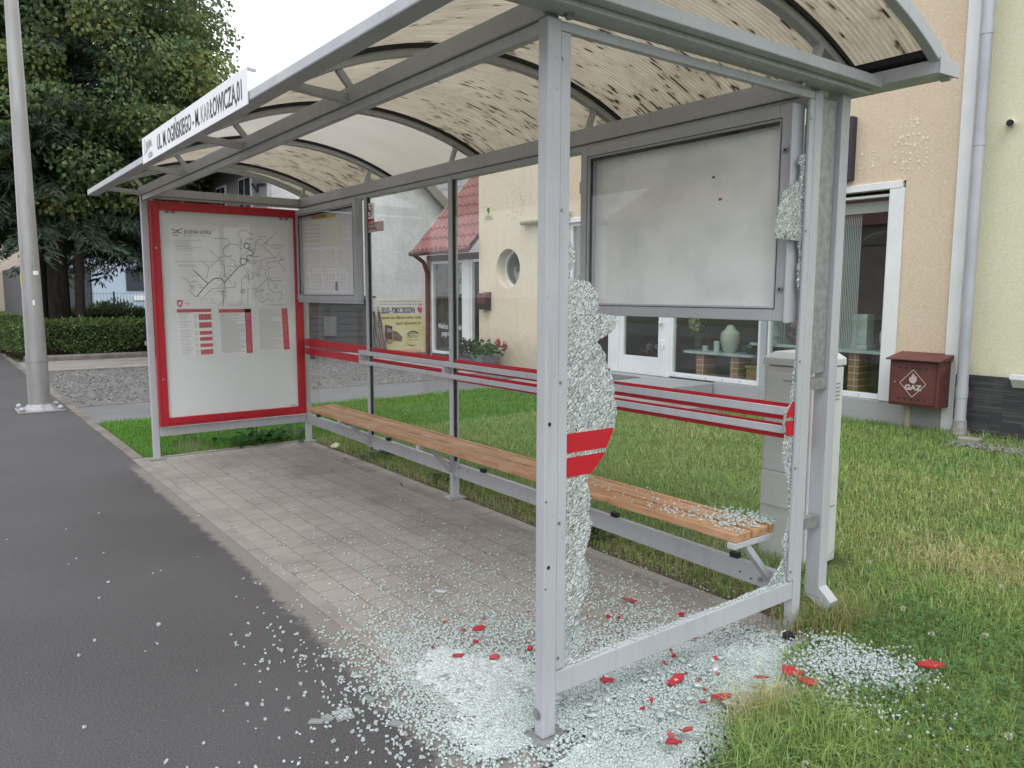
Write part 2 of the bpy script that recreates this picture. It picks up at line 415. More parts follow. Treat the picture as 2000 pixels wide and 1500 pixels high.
MT['cubes'] = cube_side('broken_glass_edge', (.77,.855,.84)); MT['cube_clear'] = cube_top('broken_glass_face', .72); MT['cube_heap'] = cube_top('heaped_glass_face', .50)
def bed():
    t = NT('crushed_glass_bed'); v = t.coord()
    vo = t.n('ShaderNodeTexVoronoi', i_Scale=150.0); t.l(v, vo.inputs['Vector'])
    r = t.n('ShaderNodeSeparateColor', i_0=vo.outputs['Color']).outputs[0]
    k = t.ramp(r, [(.0, (.24,.285,.28)), (.35, (.46,.52,.51)), (1, (.70,.765,.755))])
    return t.done(t.bsdf(k, .2, 0, t.bump(r, .8, .012), .8))
MT['bed'] = bed()
def chip_red():
    t = NT('red_coated_glass'); v = t.coord()
    vo = t.n('ShaderNodeTexVoronoi', feature='DISTANCE_TO_EDGE', i_Scale=120.0); t.l(v, vo.inputs['Vector'])
    k = t.mix(t.ramp(vo.outputs['Distance'], [(.0, 1), (.06, 0)]), (.42,.011,.02), (.20,.01,.015))
    k = t.mix(t.ramp(t.noise(v, 60, 3), [(.62, 0), (.7, .6)]), k, (.55,.25,.25))
    return t.done(t.bsdf(k, .28, 0, None, .7))
MT['red_chip'] = chip_red()
def roof(name, dirt):
    t = NT(name)
    uv = t.n('ShaderNodeUVMap').outputs[0]
    def sc_(a, b):
        mp = t.n('ShaderNodeMapping'); mp.inputs['Scale'].default_value = (a, b, 1); t.l(uv, mp.inputs[0]); return mp.outputs[0]
    rib = t.n('ShaderNodeTexWave', wave_type='BANDS', bands_direction='X', i_Scale=14.0, i_Distortion=0.0); t.l(uv, rib.inputs['Vector'])
    base = t.mix(rib.outputs['Fac'], (.57,.535,.47), (.76,.725,.65))
    base = t.mix(t.ramp(t.noise(sc_(2.2, .9), 2.0, 6), [(.35, 0), (.7, .55)]), base, (.53,.495,.42))
    base = t.mix(t.ramp(t.noise(sc_(30, .6), 1.0, 3), [(.45, 0), (.7, .35)]), base, (.48,.455,.41))
    if dirt:
        sp = t.n('ShaderNodeSeparateXYZ'); t.l(uv, sp.inputs[0])
        lo = t.math('MULTIPLY_ADD', t.ramp(t.math('MULTIPLY', sp.outputs[1], .45), [(.15, 0), (.95, 1)]), .085*dirt, 0)
        cx = t.n('ShaderNodeCombineXYZ')                # dirt sits inside single flutes of the sheet
        t.l(t.math('MULTIPLY', t.math('FLOOR', t.math('MULTIPLY', sp.outputs[0], 88.0)), 7.317), cx.inputs[0])
        t.l(t.math('MULTIPLY', sp.outputs[1], 8.0), cx.inputs[1])
        n1 = t.math('ADD', t.noise(cx.outputs[0], 1.0, 1, .5), lo)
        n2 = t.math('ADD', t.noise(sc_(2.0, 2.6), 1.0, 4), -.5)
        n1 = t.math('ADD', n1, t.math('MULTIPLY', n2, .42))
        st = t.ramp(n1, [(.735, 0), (.80, .9)])
        base = t.mix(t.ramp(n1, [(.55, 0), (.76, .30)]), base, (.34,.28,.19))
        base = t.mix(st, base, (.075,.06,.042))
    else:
        st = None
        base = t.mix(t.ramp(t.noise(sc_(50, 5), 1.0, 2), [(.78, 0), (.82, .5)]), base, (.15,.14,.13))
        base = t.mix(.55, base, (.74,.73,.71))
    d = t.n('ShaderNodeBsdfDiffuse'); t.l(base, d.inputs[0])
    tl = t.n('ShaderNodeBsdfTranslucent'); t.l(base, tl.inputs[0])
    s = t.mixs(.72, d.outputs[0], tl.outputs[0])
    return t.done(s)
MT['roof'] = roof('dirty_polycarbonate', 1.4)
MT['roof2'] = roof('mossy_polycarbonate', 1.35)
MT['roof_c'] = roof('cleaner_polycarbonate', 0)
# ================================================================== THE SHELTER
MET, MEL = MT['metal'], MT['metal_l']
sh = thing('bus_shelter', 'grey steel bus shelter with arched grimy plastic roof and smashed near end pane', 'bus shelter', (2.7, .74, 0))
PX = (.045, .055)
def post(name, x0, y0, z0, z1, mat=MET, w=.045, d=.055):
    return MB().box(x0, x0+w, y0, y0+d, z0, z1).build(name, mat, sh, bevel=.004)
pf = post('post', 5.43, 0, .012, 2.302)
p_ff = post('post', 0, 0, -.02, 2.302)
p_bf = post('post', 0, 1.42, -.0, 2.29)
p_bn = post('post', 5.43, 1.42, 0, 2.302)
p_m = post('post', 2.68, 1.42, 0, 2.285)
for x in (1.39, 4.085): MB().box(x, x+.04, 1.42, 1.465, .17, 2.285).build('mullion', MET, sh, bevel=.003)
for p, x, y in ((pf, 5.4525, .0275), (p_ff, .0225, .0275), (p_bf, .0225, 1.4475), (p_bn, 5.4525, 1.4475), (p_m, 2.7025, 1.4475)):
    MB().box(x-.06, x+.06, y-.07, y+.07, .001, .011).build('base_plate', MT['galv'], p, bevel=.002)
for (y, z) in ((.018, 1.07), (.018, .60), (.006, .82), (.006, .53)):
    MB().tube((5.474, y, z), (5.4765, y, z), .0065 if y > .01 else .003, n=10).build('drill_hole', MT['black'], pf)
bb = MB(); bb.tube((5.444, -.007, .09), (5.444, .001, .09), .013, n=6); bb.tube((5.444, -.003, .09), (5.444, .0, .09), .019, n=14)
bb.build('foot_bolt', MT['bolt'], pf)
# beams
fb = MB().box(-.03, 5.455, .0, .06, 2.304, 2.372).build('front_beam', MET, sh, bevel=.004)
MB().box(.045, 5.43, .012, .045, 2.262, 2.302).build('front_glazing_rail', MET, sh, bevel=.003)
MB().box(-.03, 5.455, 1.41, 1.475, 2.294, 2.378).build('back_beam', MET, sh, bevel=.004)
MB().box(.045, 5.43, 1.425, 1.462, 2.258, 2.292).build('back_glazing_rail', MET, sh, bevel=.003)
MB().box(.0, .05, .062, 1.408, 2.304, 2.372).build('end_beam', MET, sh, bevel=.004)
MB().box(.008, .040, .056, 1.419, 2.285, 2.302).build('end_glazing_rail', MET, sh, bevel=.002)
eb = MB().box(5.4575, 5.552, -.245, 1.695, 2.314, 2.372).build('end_beam', MET, sh, bevel=.005)
MB().box(5.5545, 5.602, -.248, 1.697, 2.331, 2.374).build('end_chord', MEL, sh, bevel=.004)
for y in (.07, 1.30):
    MB().tube((5.49, y, 2.300), (5.49, y, 2.3145), .011, n=6).tube((5.49, y, 2.309), (5.49, y, 2.3145), .017, n=14).build('bolt', MT['bolt'], eb)
MB().box(5.445, 5.472, .057, 1.418, 2.270, 2.300).build('end_glazing_rail', MEL, sh, bevel=.003)
# eave rail in front, gutter behind
MB().box(-.375, 5.825, -.335, -.255, 2.318, 2.364).build('eave_rail', MEL, sh, bevel=.006)
gu = MB()
gu.prism([(1.70, 2.345), (1.85, 2.350), (1.85, 2.392), (1.842, 2.392), (1.842, 2.356), (1.706, 2.351), (1.706, 2.400), (1.70, 2.400)], 0, -.375, 5.825)
gu.prism([(1.695, 2.34), (1.856, 2.345), (1.856, 2.402), (1.695, 2.405)], 0, 5.826, 5.834)
gu.build('gutter', MET, sh, bevel=.002)
# arch
AY, AZ, AR = .765, .605, 2.062
def arc(r, y): return AZ + math.sqrt(r*r-(y-AY)**2)
def arcpts(r, a, b, n):
    t0, t1 = math.asin((a-AY)/AR), math.asin((b-AY)/AR)
    return [(AY+r*math.sin(t0+(t1-t0)*i/n), AZ+r*math.cos(t0+(t1-t0)*i/n)) for i in range(n+1)]
N = 40
ribs = [(.0, .05), (1.385, 1.43), (2.68, 2.725), (4.07, 4.115), (5.425, 5.47)]
for k, (x0, x1) in enumerate(ribs):
    lo, hi = arcpts(AR-.058, -.27, 1.80, N), arcpts(AR-.008, -.27, 1.80, N)
    r = MB().prism(lo+hi[::-1], 0, x0, x1).build('rib', MET, sh, bevel=.003)
    lo, hi = arcpts(AR-.026, -.25, 1.78, N), arcpts(AR-.006, -.25, 1.78, N)
    g = MB().prism(lo+hi[::-1], 0, x0-.012, x0-.0015)
    g.prism(lo+hi[::-1], 0, x1+.0015, x1+.012).build('gasket', MT['black'], r)
    xm = (x0+x1)/2
    if k < 4:
        MB().bar((xm, .03, 2.368), (xm, -.035, arc(AR-.056, -.035)), .03, .026, (1,0,0)).build('strut', MET, sh, bevel=.003)
        MB().prism([(.0005, 2.306), (.0005, 2.346), (-.254, 2.358), (-.254, 2.328)], 0, x0, x1).build('arm', MET, sh, bevel=.003)
        MB().bar((xm, 1.435, 2.374), (xm, 1.475, arc(AR-.056, 1.475)), .03, .026, (1,0,0)).build('strut', MET, sh, bevel=.003)
        MB().prism([(1.4755, 2.320), (1.4755, 2.36), (1.699, 2.385), (1.699, 2.352)], 0, x0, x1).build('arm', MET, sh, bevel=.003)
    else:
        MB().bar((xm+.01, .04, 2.372), (xm+.01, -.03, arc(AR-.056, -.03)), .03, .03, (1,0,0)).build('strut', MET, sh, bevel=.003)
        MB().bar((xm+.01, 1.40, 2.372), (xm+.01, 1.455, arc(AR-.056, 1.455)), .034, .03, (1,0,0)).build('strut', MET, sh, bevel=.003)
for x0, x1 in ((-.375, -.335), (5.785, 5.825)):
    lo, hi = arcpts(AR-.048, -.29, 1.83, N), arcpts(AR+.012, -.29, 1.83, N)
    MB().prism(lo+hi[::-1], 0, x0, x1).build('end_arch', MEL, sh, bevel=.004)
def roof_panel(x0, x1, mat):
    b = MB(); b.uv = []
    A, B = arcpts(AR, -.30, 1.84, 48), arcpts(AR+.007, -.30, 1.84, 48)
    n = len(A); L = 2.4
    for pts in (A, B):
        for x in (x0, x1):
            for i, (y, z) in enumerate(pts):
                b.v.append((x, y, z)); b.uv.append((x, L*i/(n-1)))
    for i in range(n-1):
        b.f.append((i, n+i, n+i+1, i+1)); b.f.append((2*n+i, 2*n+i+1, 3*n+i+1, 3*n+i))
        b.f.append((i, i+1, 2*n+i+1, 2*n+i)); b.f.append((n+i+1, n+i, 3*n+i, 3*n+i+1))
    b.f.append((0, 2*n, 3*n, n)); b.f.append((n-1, 2*n-1, 4*n-1, 3*n-1))
    b.mi = [0]*len(b.f)
    return b.build('roof_panel', mat, sh, smooth=True, auto=True)
for a, b_, mm in ((-.334, 1.407, MT['roof']), (1.409, 2.702, MT['roof_c']), (2.704, 4.092, MT['roof']), (4.094, 5.784, MT['roof2'])):
    o = roof_panel(a, b_, mm)
    if mm is MT['roof_c']: o['label'] = 'cleaner greyish roof sheet'
MB().prism([(1.69, arc(AR, 1.69)-.03), (1.80, arc(AR, 1.80)-.03), (1.80, arc(AR, 1.80)-.004), (1.69, arc(AR, 1.69)-.004)], 0, 5.475, 5.783).build('gasket', MT['black'], sh)
# kick rails: the shelter stands a little out of level, so the back rail falls towards the near end
def zb(x, a, b): return a+(b-a)*x/5.43
for xa, xb in ((.046, 1.389), (1.431, 2.679), (2.726, 4.084), (4.126, 5.429)):
    MB().add([(xa,1.428,zb(xa,.192,.147)),(xb,1.428,zb(xb,.192,.147)),(xb,1.46,zb(xb,.192,.147)),(xa,1.46,zb(xa,.192,.147)),
              (xa,1.428,zb(xa,.288,.244)),(xb,1.428,zb(xb,.288,.244)),(xb,1.46,zb(xb,.288,.244)),(xa,1.46,zb(xa,.288,.244))],
             [(3,2,1,0),(4,5,6,7),(0,1,5,4),(1,2,6,5),(2,3,7,6),(3,0,4,7)]).build('kick_rail', MET, sh, bevel=.004)
for x, z in ((5.19, .19), (5.25, .175), (2.80, .245), (2.90, .235)): MB().tube((x, 1.424, z), (x, 1.429, z), .004, n=8).build('drill_hole', MT['black'], sh)
MB().tube((5.30, 1.422, .185), (5.30, 1.429, .185), .011, n=14).build('bolt', MT['bolt'], sh)
for x, z in ((.30, .286), (1.72, .274), (3.08, .264), (4.35, .2515), (5.15, .2455)):
    MB().box(x-.022, x+.022, 1.424, 1.455, z, z+.026).build('glazing_clip', MT['black'], sh, bevel=.002)
MB().box(5.438, 5.470, .056, 1.419, .149, .231).build('kick_rail', MEL, sh, bevel=.004)
MB().box(.006, .038, .056, 1.419, .206, .284).build('kick_rail', MET, sh, bevel=.004)
# clip strips beside the near end posts
for y0, y1 in ((.0555, .094), (1.385, 1.4195)):
    s = MB().box(5.461, 5.473, y0, y1, .238, 2.268).build('clip_strip', MEL, sh, bevel=.002)
    for z in (2.19, 1.74, 1.20, .74, .28):
        MB().tube((5.473, (y0+y1)/2-.012, z), (5.4765, (y0+y1)/2-.012, z), .005, n=10).build('screw', MT['bolt'], s)
# black gaskets beside posts
for x in (1.4305, 2.7255, 4.1255): MB().box(x, x+.012, 1.432, 1.45, .28, 2.257).build('gasket', MT['black'], sh)
# back panes with red bands
def pane(xa, xb, z0, z1=2.257):
    p = MB().box(xa, xb, 1.436, 1.444, z0, z1).build('glass_pane', MT['glass'], sh)
    dz = -.036*(xa+xb)/2/5.43
    for za, zb_ in ((.884+dz, .950+dz), (.965+dz, 1.040+dz)):
        MB().box(xa+.002, xb-.002, 1.4335, 1.4355, za, zb_).build('red_stripe', MT['red_film'], p)
    return p
for xa, xb in ((.047, 1.388), (1.444, 2.678), (2.739, 4.083), (4.139, 5.428)): pane(xa, xb, zb((xa+xb)/2, .292, .248))
# hand rails
for z0, z1 in ((.967, 1.003), (.888, .921)):
    MB().box(1.375, 5.452, 1.352, 1.366, z0, z1).build('hand_rail', MEL, sh, bevel=.003)
for x in (1.375, 2.67, 4.08, 5.42): MB().box(x, x+.034, 1.367, 1.4195, .890, 1.000).build('rail_bracket', MEL, sh, bevel=.003)
MB().box(1.3755, 1.395, 1.353, 1.366, .9215, .9665).build('rail_bracket', MEL, sh)
# downpipe with kicked-out shoe
dp = MB(); dp.box(5.415, 5.487, 1.60, 1.662, .115, 2.342)
dp.add([(5.415,1.60,.114),(5.415,1.662,.114),(5.487,1.60,.114),(5.487,1.662,.114),(5.525,1.60,.058),(5.525,1.662,.058),(5.548,1.60,.112),(5.548,1.662,.112),(5.487,1.60,.165),(5.487,1.662,.165)],
       [(0,4,5,1),(4,6,7,5),(6,8,9,7),(0,2,8,6,4),(1,5,7,9,3),(0,1,3,2)])
dp.build('downpipe', MEL, sh, bevel=.004)
for z in (.45, 1.07): MB().box(5.44, 5.474, 1.4755, 1.5995, z, z+.05).build('pipe_bracket', MT['galv'], sh)
MB().box(5.432, 5.468, 1.4765, 1.588, 1.14, 2.285).build('rear_channel', MT['galv'], sh, bevel=.003)
# broken end pane: crazed remnants still held by the posts
def ragged(pts, amp, seed, step=.012):
    rr = random.Random(seed); out = []
    for i in range(len(pts)-1):
        a, b = pts[i], pts[i+1]; L = math.dist(a, b); n = max(1, int(L/step))
        for k in range(n):
            t = k/n; j = amp if 0 < k else amp*.5
            out.append((a[0]+(b[0]-a[0])*t+rr.uniform(-j, j), a[1]+(b[1]-a[1])*t+rr.uniform(-j, j)))
    return out
LS = [(.11,1.72),(.106,1.664),(.133,1.625),(.131,1.585),(.114,1.552),(.112,1.528),(.192,1.524),(.232,1.487),(.235,1.43),(.222,1.418),(.268,1.413),(.322,1.409),(.330,1.385),(.300,1.352),(.237,1.325),(.276,1.283),(.286,1.23),(.316,1.19),(.32,1.141),(.331,1.087),(.322,1.031),(.313,1.009),(.274,.933),(.209,.872),(.193,.856),(.217,.808),(.211,.747),(.224,.709),(.206,.641),(.19,.599),(.215,.549),(.211,.477),(.182,.43),(.17,.396),(.196,.26),(.20,.233)]
RS = [(1.372,2.05),(1.355,2.039),(1.345,2.01),(1.368,1.99),(1.357,1.944),(1.30,1.92),(1.249,1.888),(1.216,1.815),(1.208,1.704),(1.27,1.703),(1.335,1.702),(1.366,1.7015),(1.371,1.701),(1.380,1.638),(1.377,1.52),(1.388,1.50)]
RL = [(1.39,1.20),(1.378,1.168),(1.372,1.10),(1.366,1.05),(1.362,1.016),(1.334,.986),(1.322,.943),(1.336,.875),(1.33,.843),(1.322,.81),(1.352,.727),(1.376,.656),(1.39,.60),(1.392,.529),(1.39,.484),(1.37,.443),(1.345,.413),(1.372,.362),(1.35,.32),(1.315,.293),(1.27,.25),(1.25,.233)]
def remnant(prof, edge_y, seed):
    rr = random.Random(seed); z1, z0 = prof[0][1], prof[-1][1]; n = int((z1-z0)/.006); v = []; f = []
    lo = 0.0
    for k in range(n+1):
        z = z1+(z0-z1)*k/n; y = yat(prof, z, prof[-1][0] if k == n else prof[0][0])
        lo = lo*.3+rr.uniform(-.0045, .0045); y += lo
        if (edge_y-y)*(edge_y-prof[len(prof)//2][0]) < 0: y = edge_y+(.002 if prof[5][0] > edge_y else -.002)
        v += [(5.450, edge_y, z), (5.450, y, z), (5.458, edge_y, z), (5.458, y+rr.uniform(-.001, .001), z)]
    for k in range(n):
        o = 4*k; f += [(o, o+1, o+5, o+4), (o+2, o+6, o+7, o+3), (o+1, o+3, o+7, o+5), (o, o+4, o+6, o+2)]
    f += [(0, 2, 3, 1), (4*n, 4*n+1, 4*n+3, 4*n+2)]
    b = MB(); b.v = v; b.f = f; b.mi = [0]*len(f)
    o = b.build('broken_pane', MT['crazed'], sh); o['label'] = 'crazed broken remnant of the end pane'
    return o
def yat(prof, z, default):
    for (y0, z0), (y1, z1) in zip(prof, prof[1:]):
        if min(z0, z1) <= z <= max(z0, z1) and abs(z1-z0) > 1e-6: return y0+(y1-y0)*(z-z0)/(z1-z0)
    return default
a = remnant(LS, .086, 1); remnant(RS, 1.392, 2); c_ = remnant(RL, 1.392, 3)
for (o, prof, ey, sgn) in ((a, LS, .094, -1), (c_, RL, 1.386, 1)):
    for za, zz in ((.882, .947), (.962, 1.027)):
        pr = [p for p in [(yat(prof, za, .2)+.001*sgn, za)]+[q for q in prof[::-1] if za < q[1] < zz]+[(yat(prof, zz, .2)+.001*sgn, zz)]]
        pr = [(y+.003*sgn, z) for y, z in pr]
        MB().prism(pr+[(ey, zz), (ey, za)], 0, 5.4585, 5.4602).build('red_stripe', MT['red_film'], o)

# ================================================================== BENCH
be = thing('bench', 'long brown slatted wooden bench on grey brackets, near end strewn with glass', 'bench', (3.0, 1.34, 0))
rr = random.Random(5)
for i, (y0, y1) in enumerate(((1.15, 1.255), (1.275, 1.378), (1.398, 1.506))):
    j = (2.36, 2.78, 2.60)[i]
    for xa, xb in ((.74-.02*i, j-.003), (j+.003, 5.362)):
        b = MB(); n = int((xb-xa)/.12)
        y1c = min(y1, 1.4245)
        for k in range(n+1):
            x = xa+(xb-xa)*k/n; dz = rr.uniform(-.0012, .0012); dy = rr.uniform(-.0012, .0012)
            b.v += [(x, y0+dy, .424), (x, y1c+dy, .424), (x, y1c+dy, .462+dz), (x, y0+dy, .462+dz)]
        for k in range(n):
            o = 4*k
            b.f += [(o+q, o+(q+1) % 4, o+4+(q+1) % 4, o+4+q) for q in range(4)]
        b.f += [(3,2,1,0), (4*n, 4*n+1, 4*n+2, 4*n+3)]; b.mi = [0]*len(b.f)
        b.build('plank', MT['wood'], be, bevel=.005)
for x in (1.41, 2.70, 4.105, 5.345):
    b = MB(); b.box(x-.02, x+.02, 1.14, 1.4185, .398, .4235)
    b.bar((x, 1.24, .398), (x, 1.424, .205), .028, .03, (1,0,0))
    b.build('bracket', MET, be, bevel=.002)

# ================================================================== POSTER CASE (far end)
pc = thing('poster_case', 'tall red framed poster case holding a grey transit map and fare tables', 'poster case', (.05, .73, 0))
X0, X1 = .046, .094
YA, YB, ZA, ZB = .0565, 1.405, .298, 2.262
fr = MB(); wd = .075
fr.box(X0, X1, YA, YA+wd, ZA, ZB); fr.box(X0, X1, YB-wd, YB, ZA, ZB)
fr.box(X0, X1, YA+wd, YB-wd, ZA, ZA+wd); fr.box(X0, X1, YA+wd, YB-wd, ZB-wd, ZB)
f_ = fr.build('frame', MT['red'], pc, bevel=.004)
gr = MB(); d = .014
for (a0, a1, b0, b1) in ((YA+.02, YA+.024, ZA+.02, ZB-.02), (YB-.024, YB-.02, ZA+.02, ZB-.02), (YA+.024, YB-.024, ZA+.02, ZA+.024), (YA+.024, YB-.024, ZB-.024, ZB-.02)):
    gr.box(X1+.0002, X1+.0012, a0, a1, b0, b1)
gr.build('frame_seam', flat('dark_red_seam', (.16,.006,.012), .5), f_)
for z in (1.86, .72): MB().tube((X1, YA+.038, z), (X1+.006, YA+.038, z), .009, n=12).build('lock', MT['bolt'], f_)
PAN = M('pale_grey_poster_board', (.74,.775,.775), .55, 0, (.71,.745,.745), 1.5)
pn = MB().box(.052, .066, YA+wd, YB-wd, ZA+wd, ZB-wd).build('backboard', PAN, pc)
for y in (.185, .235, 1.20, 1.25): MB().box(.068, .074, y, y+.03, 2.165, 2.186).build('clip', MT['ink_g'], pc)
XP = .0685
mp_ = MB().box(.0662, XP-.0005, .212, 1.283, 1.345, 2.075).build('map_sheet', flat('map_paper', (.80,.81,.81), .7), pc)
def PP(u, v):   # photo pixel -> (y,z) on the board
    p = at(u, v, 0, XP); return p[1], p[2]
def zpix(a, b): return PP(320+a/5.173, 430+b/5.173)
def strokes(segs, w, x=XP):
    b = MB()
    for pl in segs:
        pts = [zpix(*p) for p in pl]
        for (y0, z0), (y1, z1) in zip(pts, pts[1:]):
            L = math.hypot(y1-y0, z1-z0) or 1; ny, nz = -(z1-z0)/L*w/2, (y1-y0)/L*w/2
            ey, ez = (y1-y0)/L*w*.3, (z1-z0)/L*w*.3
            b.add([(x, y0+ny-ey, z0+nz-ez), (x, y1+ny+ey, z1+nz+ez), (x, y1-ny+ey, z1-nz+ez), (x, y0-ny-ey, z0-nz-ez)], [(0,1,2,3)])
    return b
strokes([[(330,775),(445,640),(510,588),(585,590),(610,632),(755,475),(800,450)],[(300,505),(445,640)],[(850,290),(910,328),(890,355),(840,360),(838,395)]], .0075).build('route_line', MT['ink'], mp_)
def ring(cx, cy, r, n=14): return [(cx+r*math.cos(6.2832*i/n), cy+r*math.sin(6.2832*i/n)) for i in range(n+1)]
strokes([ring(803,418,34), ring(838,260,28), ring(850,405,10,8)], .0075).build('route_ring', MT['ink'], mp_)
thin = [[(640,180),(665,240),(735,245),(780,290),(780,370),(770,395)],[(780,290),(780,180),(755,165),(757,130),(775,100),(820,97),(865,135),(900,143)],[(780,370),(880,290),(928,300),(928,225),(985,165),(1030,165)],
 [(600,290),(640,245),(665,245)],[(600,290),(603,345),(650,380),(720,415),(725,470)],[(460,300),(550,380),(610,460),(612,560),(640,590)],[(380,405),(455,480),(430,590)],[(455,480),(590,360)],
 [(850,413),(975,413),(980,460),(1025,500),(1030,570),(1050,600),(1060,690),(1115,735),(1190,718),(1195,780),(1160,815)],[(975,413),(1060,380),(1125,380),(1175,320)],[(1000,255),(1125,380)],[(1000,255),(1145,115)],[(928,225),(1000,255)],
 [(1060,480),(1060,590),(1100,615),(1195,608)],[(1060,480),(1130,468)],[(830,510),(855,545),(860,650)],[(800,475),(855,500),(895,545),(900,590)],[(785,600),(790,835),(755,835)],[(785,600),(830,565)],[(1040,595),(930,705),(928,770),(990,835),(1025,805),(1070,805)],
 [(255,710),(310,770),(370,770)],[(190,580),(240,610),(290,690)],[(610,632),(620,690),(595,720),(605,800),(575,850),(540,870)],[(605,800),(600,870)],[(530,720),(600,715)],[(365,810),(490,690),(720,680),(720,620)],[(640,460),(700,470),(770,450)],
 [(1160,430),(1235,510)],[(1040,470),(1045,425),(1160,415),(1195,385)],[(500,182),(640,188)],[(830,220),(830,185),(900,190)],[(850,700),(850,870)],[(645,600),(680,640)],[(860,370),(965,368)],[(850,430),(940,440)]]
strokes(thin, .0042).build('route_line', MT['ink_g'], mp_)
rr = random.Random(3); ticks = []
for cx, cy, n, s in ((800,200,10,90),(600,310,12,70),(990,250,7,60),(640,520,14,120),(870,620,22,110),(960,520,12,60),(1100,640,14,70),(330,620,16,70),(470,740,14,120),(590,740,12,40),(780,720,14,30),(960,740,10,50),(560,600,10,100),(1060,760,8,60),(260,670,8,50),(1170,380,6,30)):
    for k in range(n):
        x, y = cx+rr.uniform(-s, s)*.7, cy+rr.uniform(-s, s); ticks.append([(x, y), (x+rr.uniform(18, 45), y)])
strokes(ticks, .0042).build('stop_name', MT['ink_l'], mp_)
strokes([[(90+rr.uniform(0,60), y), (rr.uniform(240,440), y+12)] for y in (200,215,230,250,265,280,300)]+[[(108,418),(560,420)],[(200,155),(460,162)]], .004).build('legend_line', MT['ink_l'], mp_)
MAPY, MAPU = (0,1,0), (0,0,1)
def ptxt(nm, s, a, b, size, mat, parent, sx=.8, bold=0.0, x=XP):
    y, z = zpix(a, b); return text(nm, s, size, mat, parent, (x, y, z), MAPY, MAPU, sx, bold=bold)
ptxt('heading', 'JELENIA GÓRA', 203, 132, .046, MT['ink'], mp_, .78)
strokes([[(72,85),(100,98),(130,108),(155,98),(185,85)],[(90,128),(105,118),(120,128),(138,116),(155,128),(180,130)],[(118,104),(132,112),(146,104)]], .006).build('antler_emblem', MT['ink'], mp_)
ptxt('tagline', 'GÓRA', 85, 157, .02, MT['ink'], mp_, .9)
for s, a, b in (('PIECHOWICE',142,470),('JANOWICE',1085,262),('WIELKIE',1090,292),('PODGÓRZYN',645,868),('MYSŁAKOWICE',1052,868)):
    ptxt('district_name', s, a, b, .03, MT['ink_l'], mp_, .85)
ptxt('operator_name', 'MZK', 212, 852, .02, MT['ink'], mp_, 1.0)
sh_ = [zpix(*p) for p in ((133,808),(190,808),(190,852),(180,868),(162,882),(143,868),(133,852))]
cr = MB().prism(sh_, 0, XP-.0002, XP+.0004).build('crest', MT['ink_r'], mp_)
st_ = [zpix(*p) for p in ((145,820),(155,835),(170,822),(182,826),(170,842),(182,858),(168,852),(155,864),(152,850),(143,862),(148,843))]
MB().prism(st_, 0, XP+.0005, XP+.0009).build('crest_figure', MT['paper'], cr)
# three price tables
def table(name, c, kind):
    q4 = [PP(*p) for p in c]     # tl tr br bl in photo px
    def W(s, t):
        y = (q4[0][0]*(1-s)+q4[1][0]*s)*(1-t)+(q4[3][0]*(1-s)+q4[2][0]*s)*t
        z = (q4[0][1]*(1-s)+q4[1][1]*s)*(1-t)+(q4[3][1]*(1-s)+q4[2][1]*s)*t
        return y, z
    tb = MB().prism([W(0,0), W(1,0), W(1,1), W(0,1)], 0, .0662, XP-.0006).build(name, flat('table_paper', (.82,.83,.83), .7), pc)
    red, grey, pink = MB(), MB(), MB()
    def R(b, s0, s1, t0, t1, x=XP): b.add([(x, *W(s0,t0)), (x, *W(s1,t0)), (x, *W(s1,t1)), (x, *W(s0,t1))], [(0,1,2,3)])
    rr = random.Random(kind)
    if kind == 0:
        R(red, .0, 1, .0, .07)
        for t0, t1 in ((.11,.24),(.29,.41),(.48,.56),(.61,.69),(.75,.83),(.88,.99)):
            R(red, .62, 1, t0, t1); n = max(2, int((t1-t0)/.035))
            for k in range(n):
                for s in (.66, .76, .86, .95): R(pink, s, s+.05, t0+(k+.3)*(t1-t0)/n, t0+(k+.6)*(t1-t0)/n, XP+.0004)
            R(grey, .02, .42, t0-.035, t0-.025)
            for k in range(n+1): R(grey, .04, rr.uniform(.2,.4), t0+k*.03, t0+k*.03+.008); R(grey, .48, .57, t0+k*.03, t0+k*.03+.01)
    else:
        if kind == 1: R(red, 0, 1, 0, .08)
        R(red, .80, 1, .0, 1)
        for k in range(46):
            t = .1+k*.019 if kind == 1 else .02+k*.021
            if t < .98: R(grey, .02, .78 if rr.random() > .4 else rr.uniform(.4, .78), t, t+.0085); R(pink, .84, .95, t, t+.007, XP+.0004) if rr.random() > .4 else None
    red.build('red_column', M('faded_red_print', (.55,.09,.12), .6), tb); grey.build('print_line', MT['ink_l'], tb); pink.build('price_print', MT['ink_p'], tb)
table('price_table', ((345,604),(412,603),(417,692),(352,697)), 0)
table('price_table', ((427,604),(490,603),(494,689),(432,692)), 1)
table('price_table', ((503,603),(561,602),(566,682),(507,686)), 2)
MB().box(.082, .085, YA+wd-.003, YB-wd+.003, ZA+wd-.003, ZB-wd+.003).build('glass_door', MT['glass_c'], pc)
MB().box(.0856, .0862, 1.25, 1.30, .385, .395).build('sticker', flat('teal_sticker', (.25,.40,.42), .5), pc)

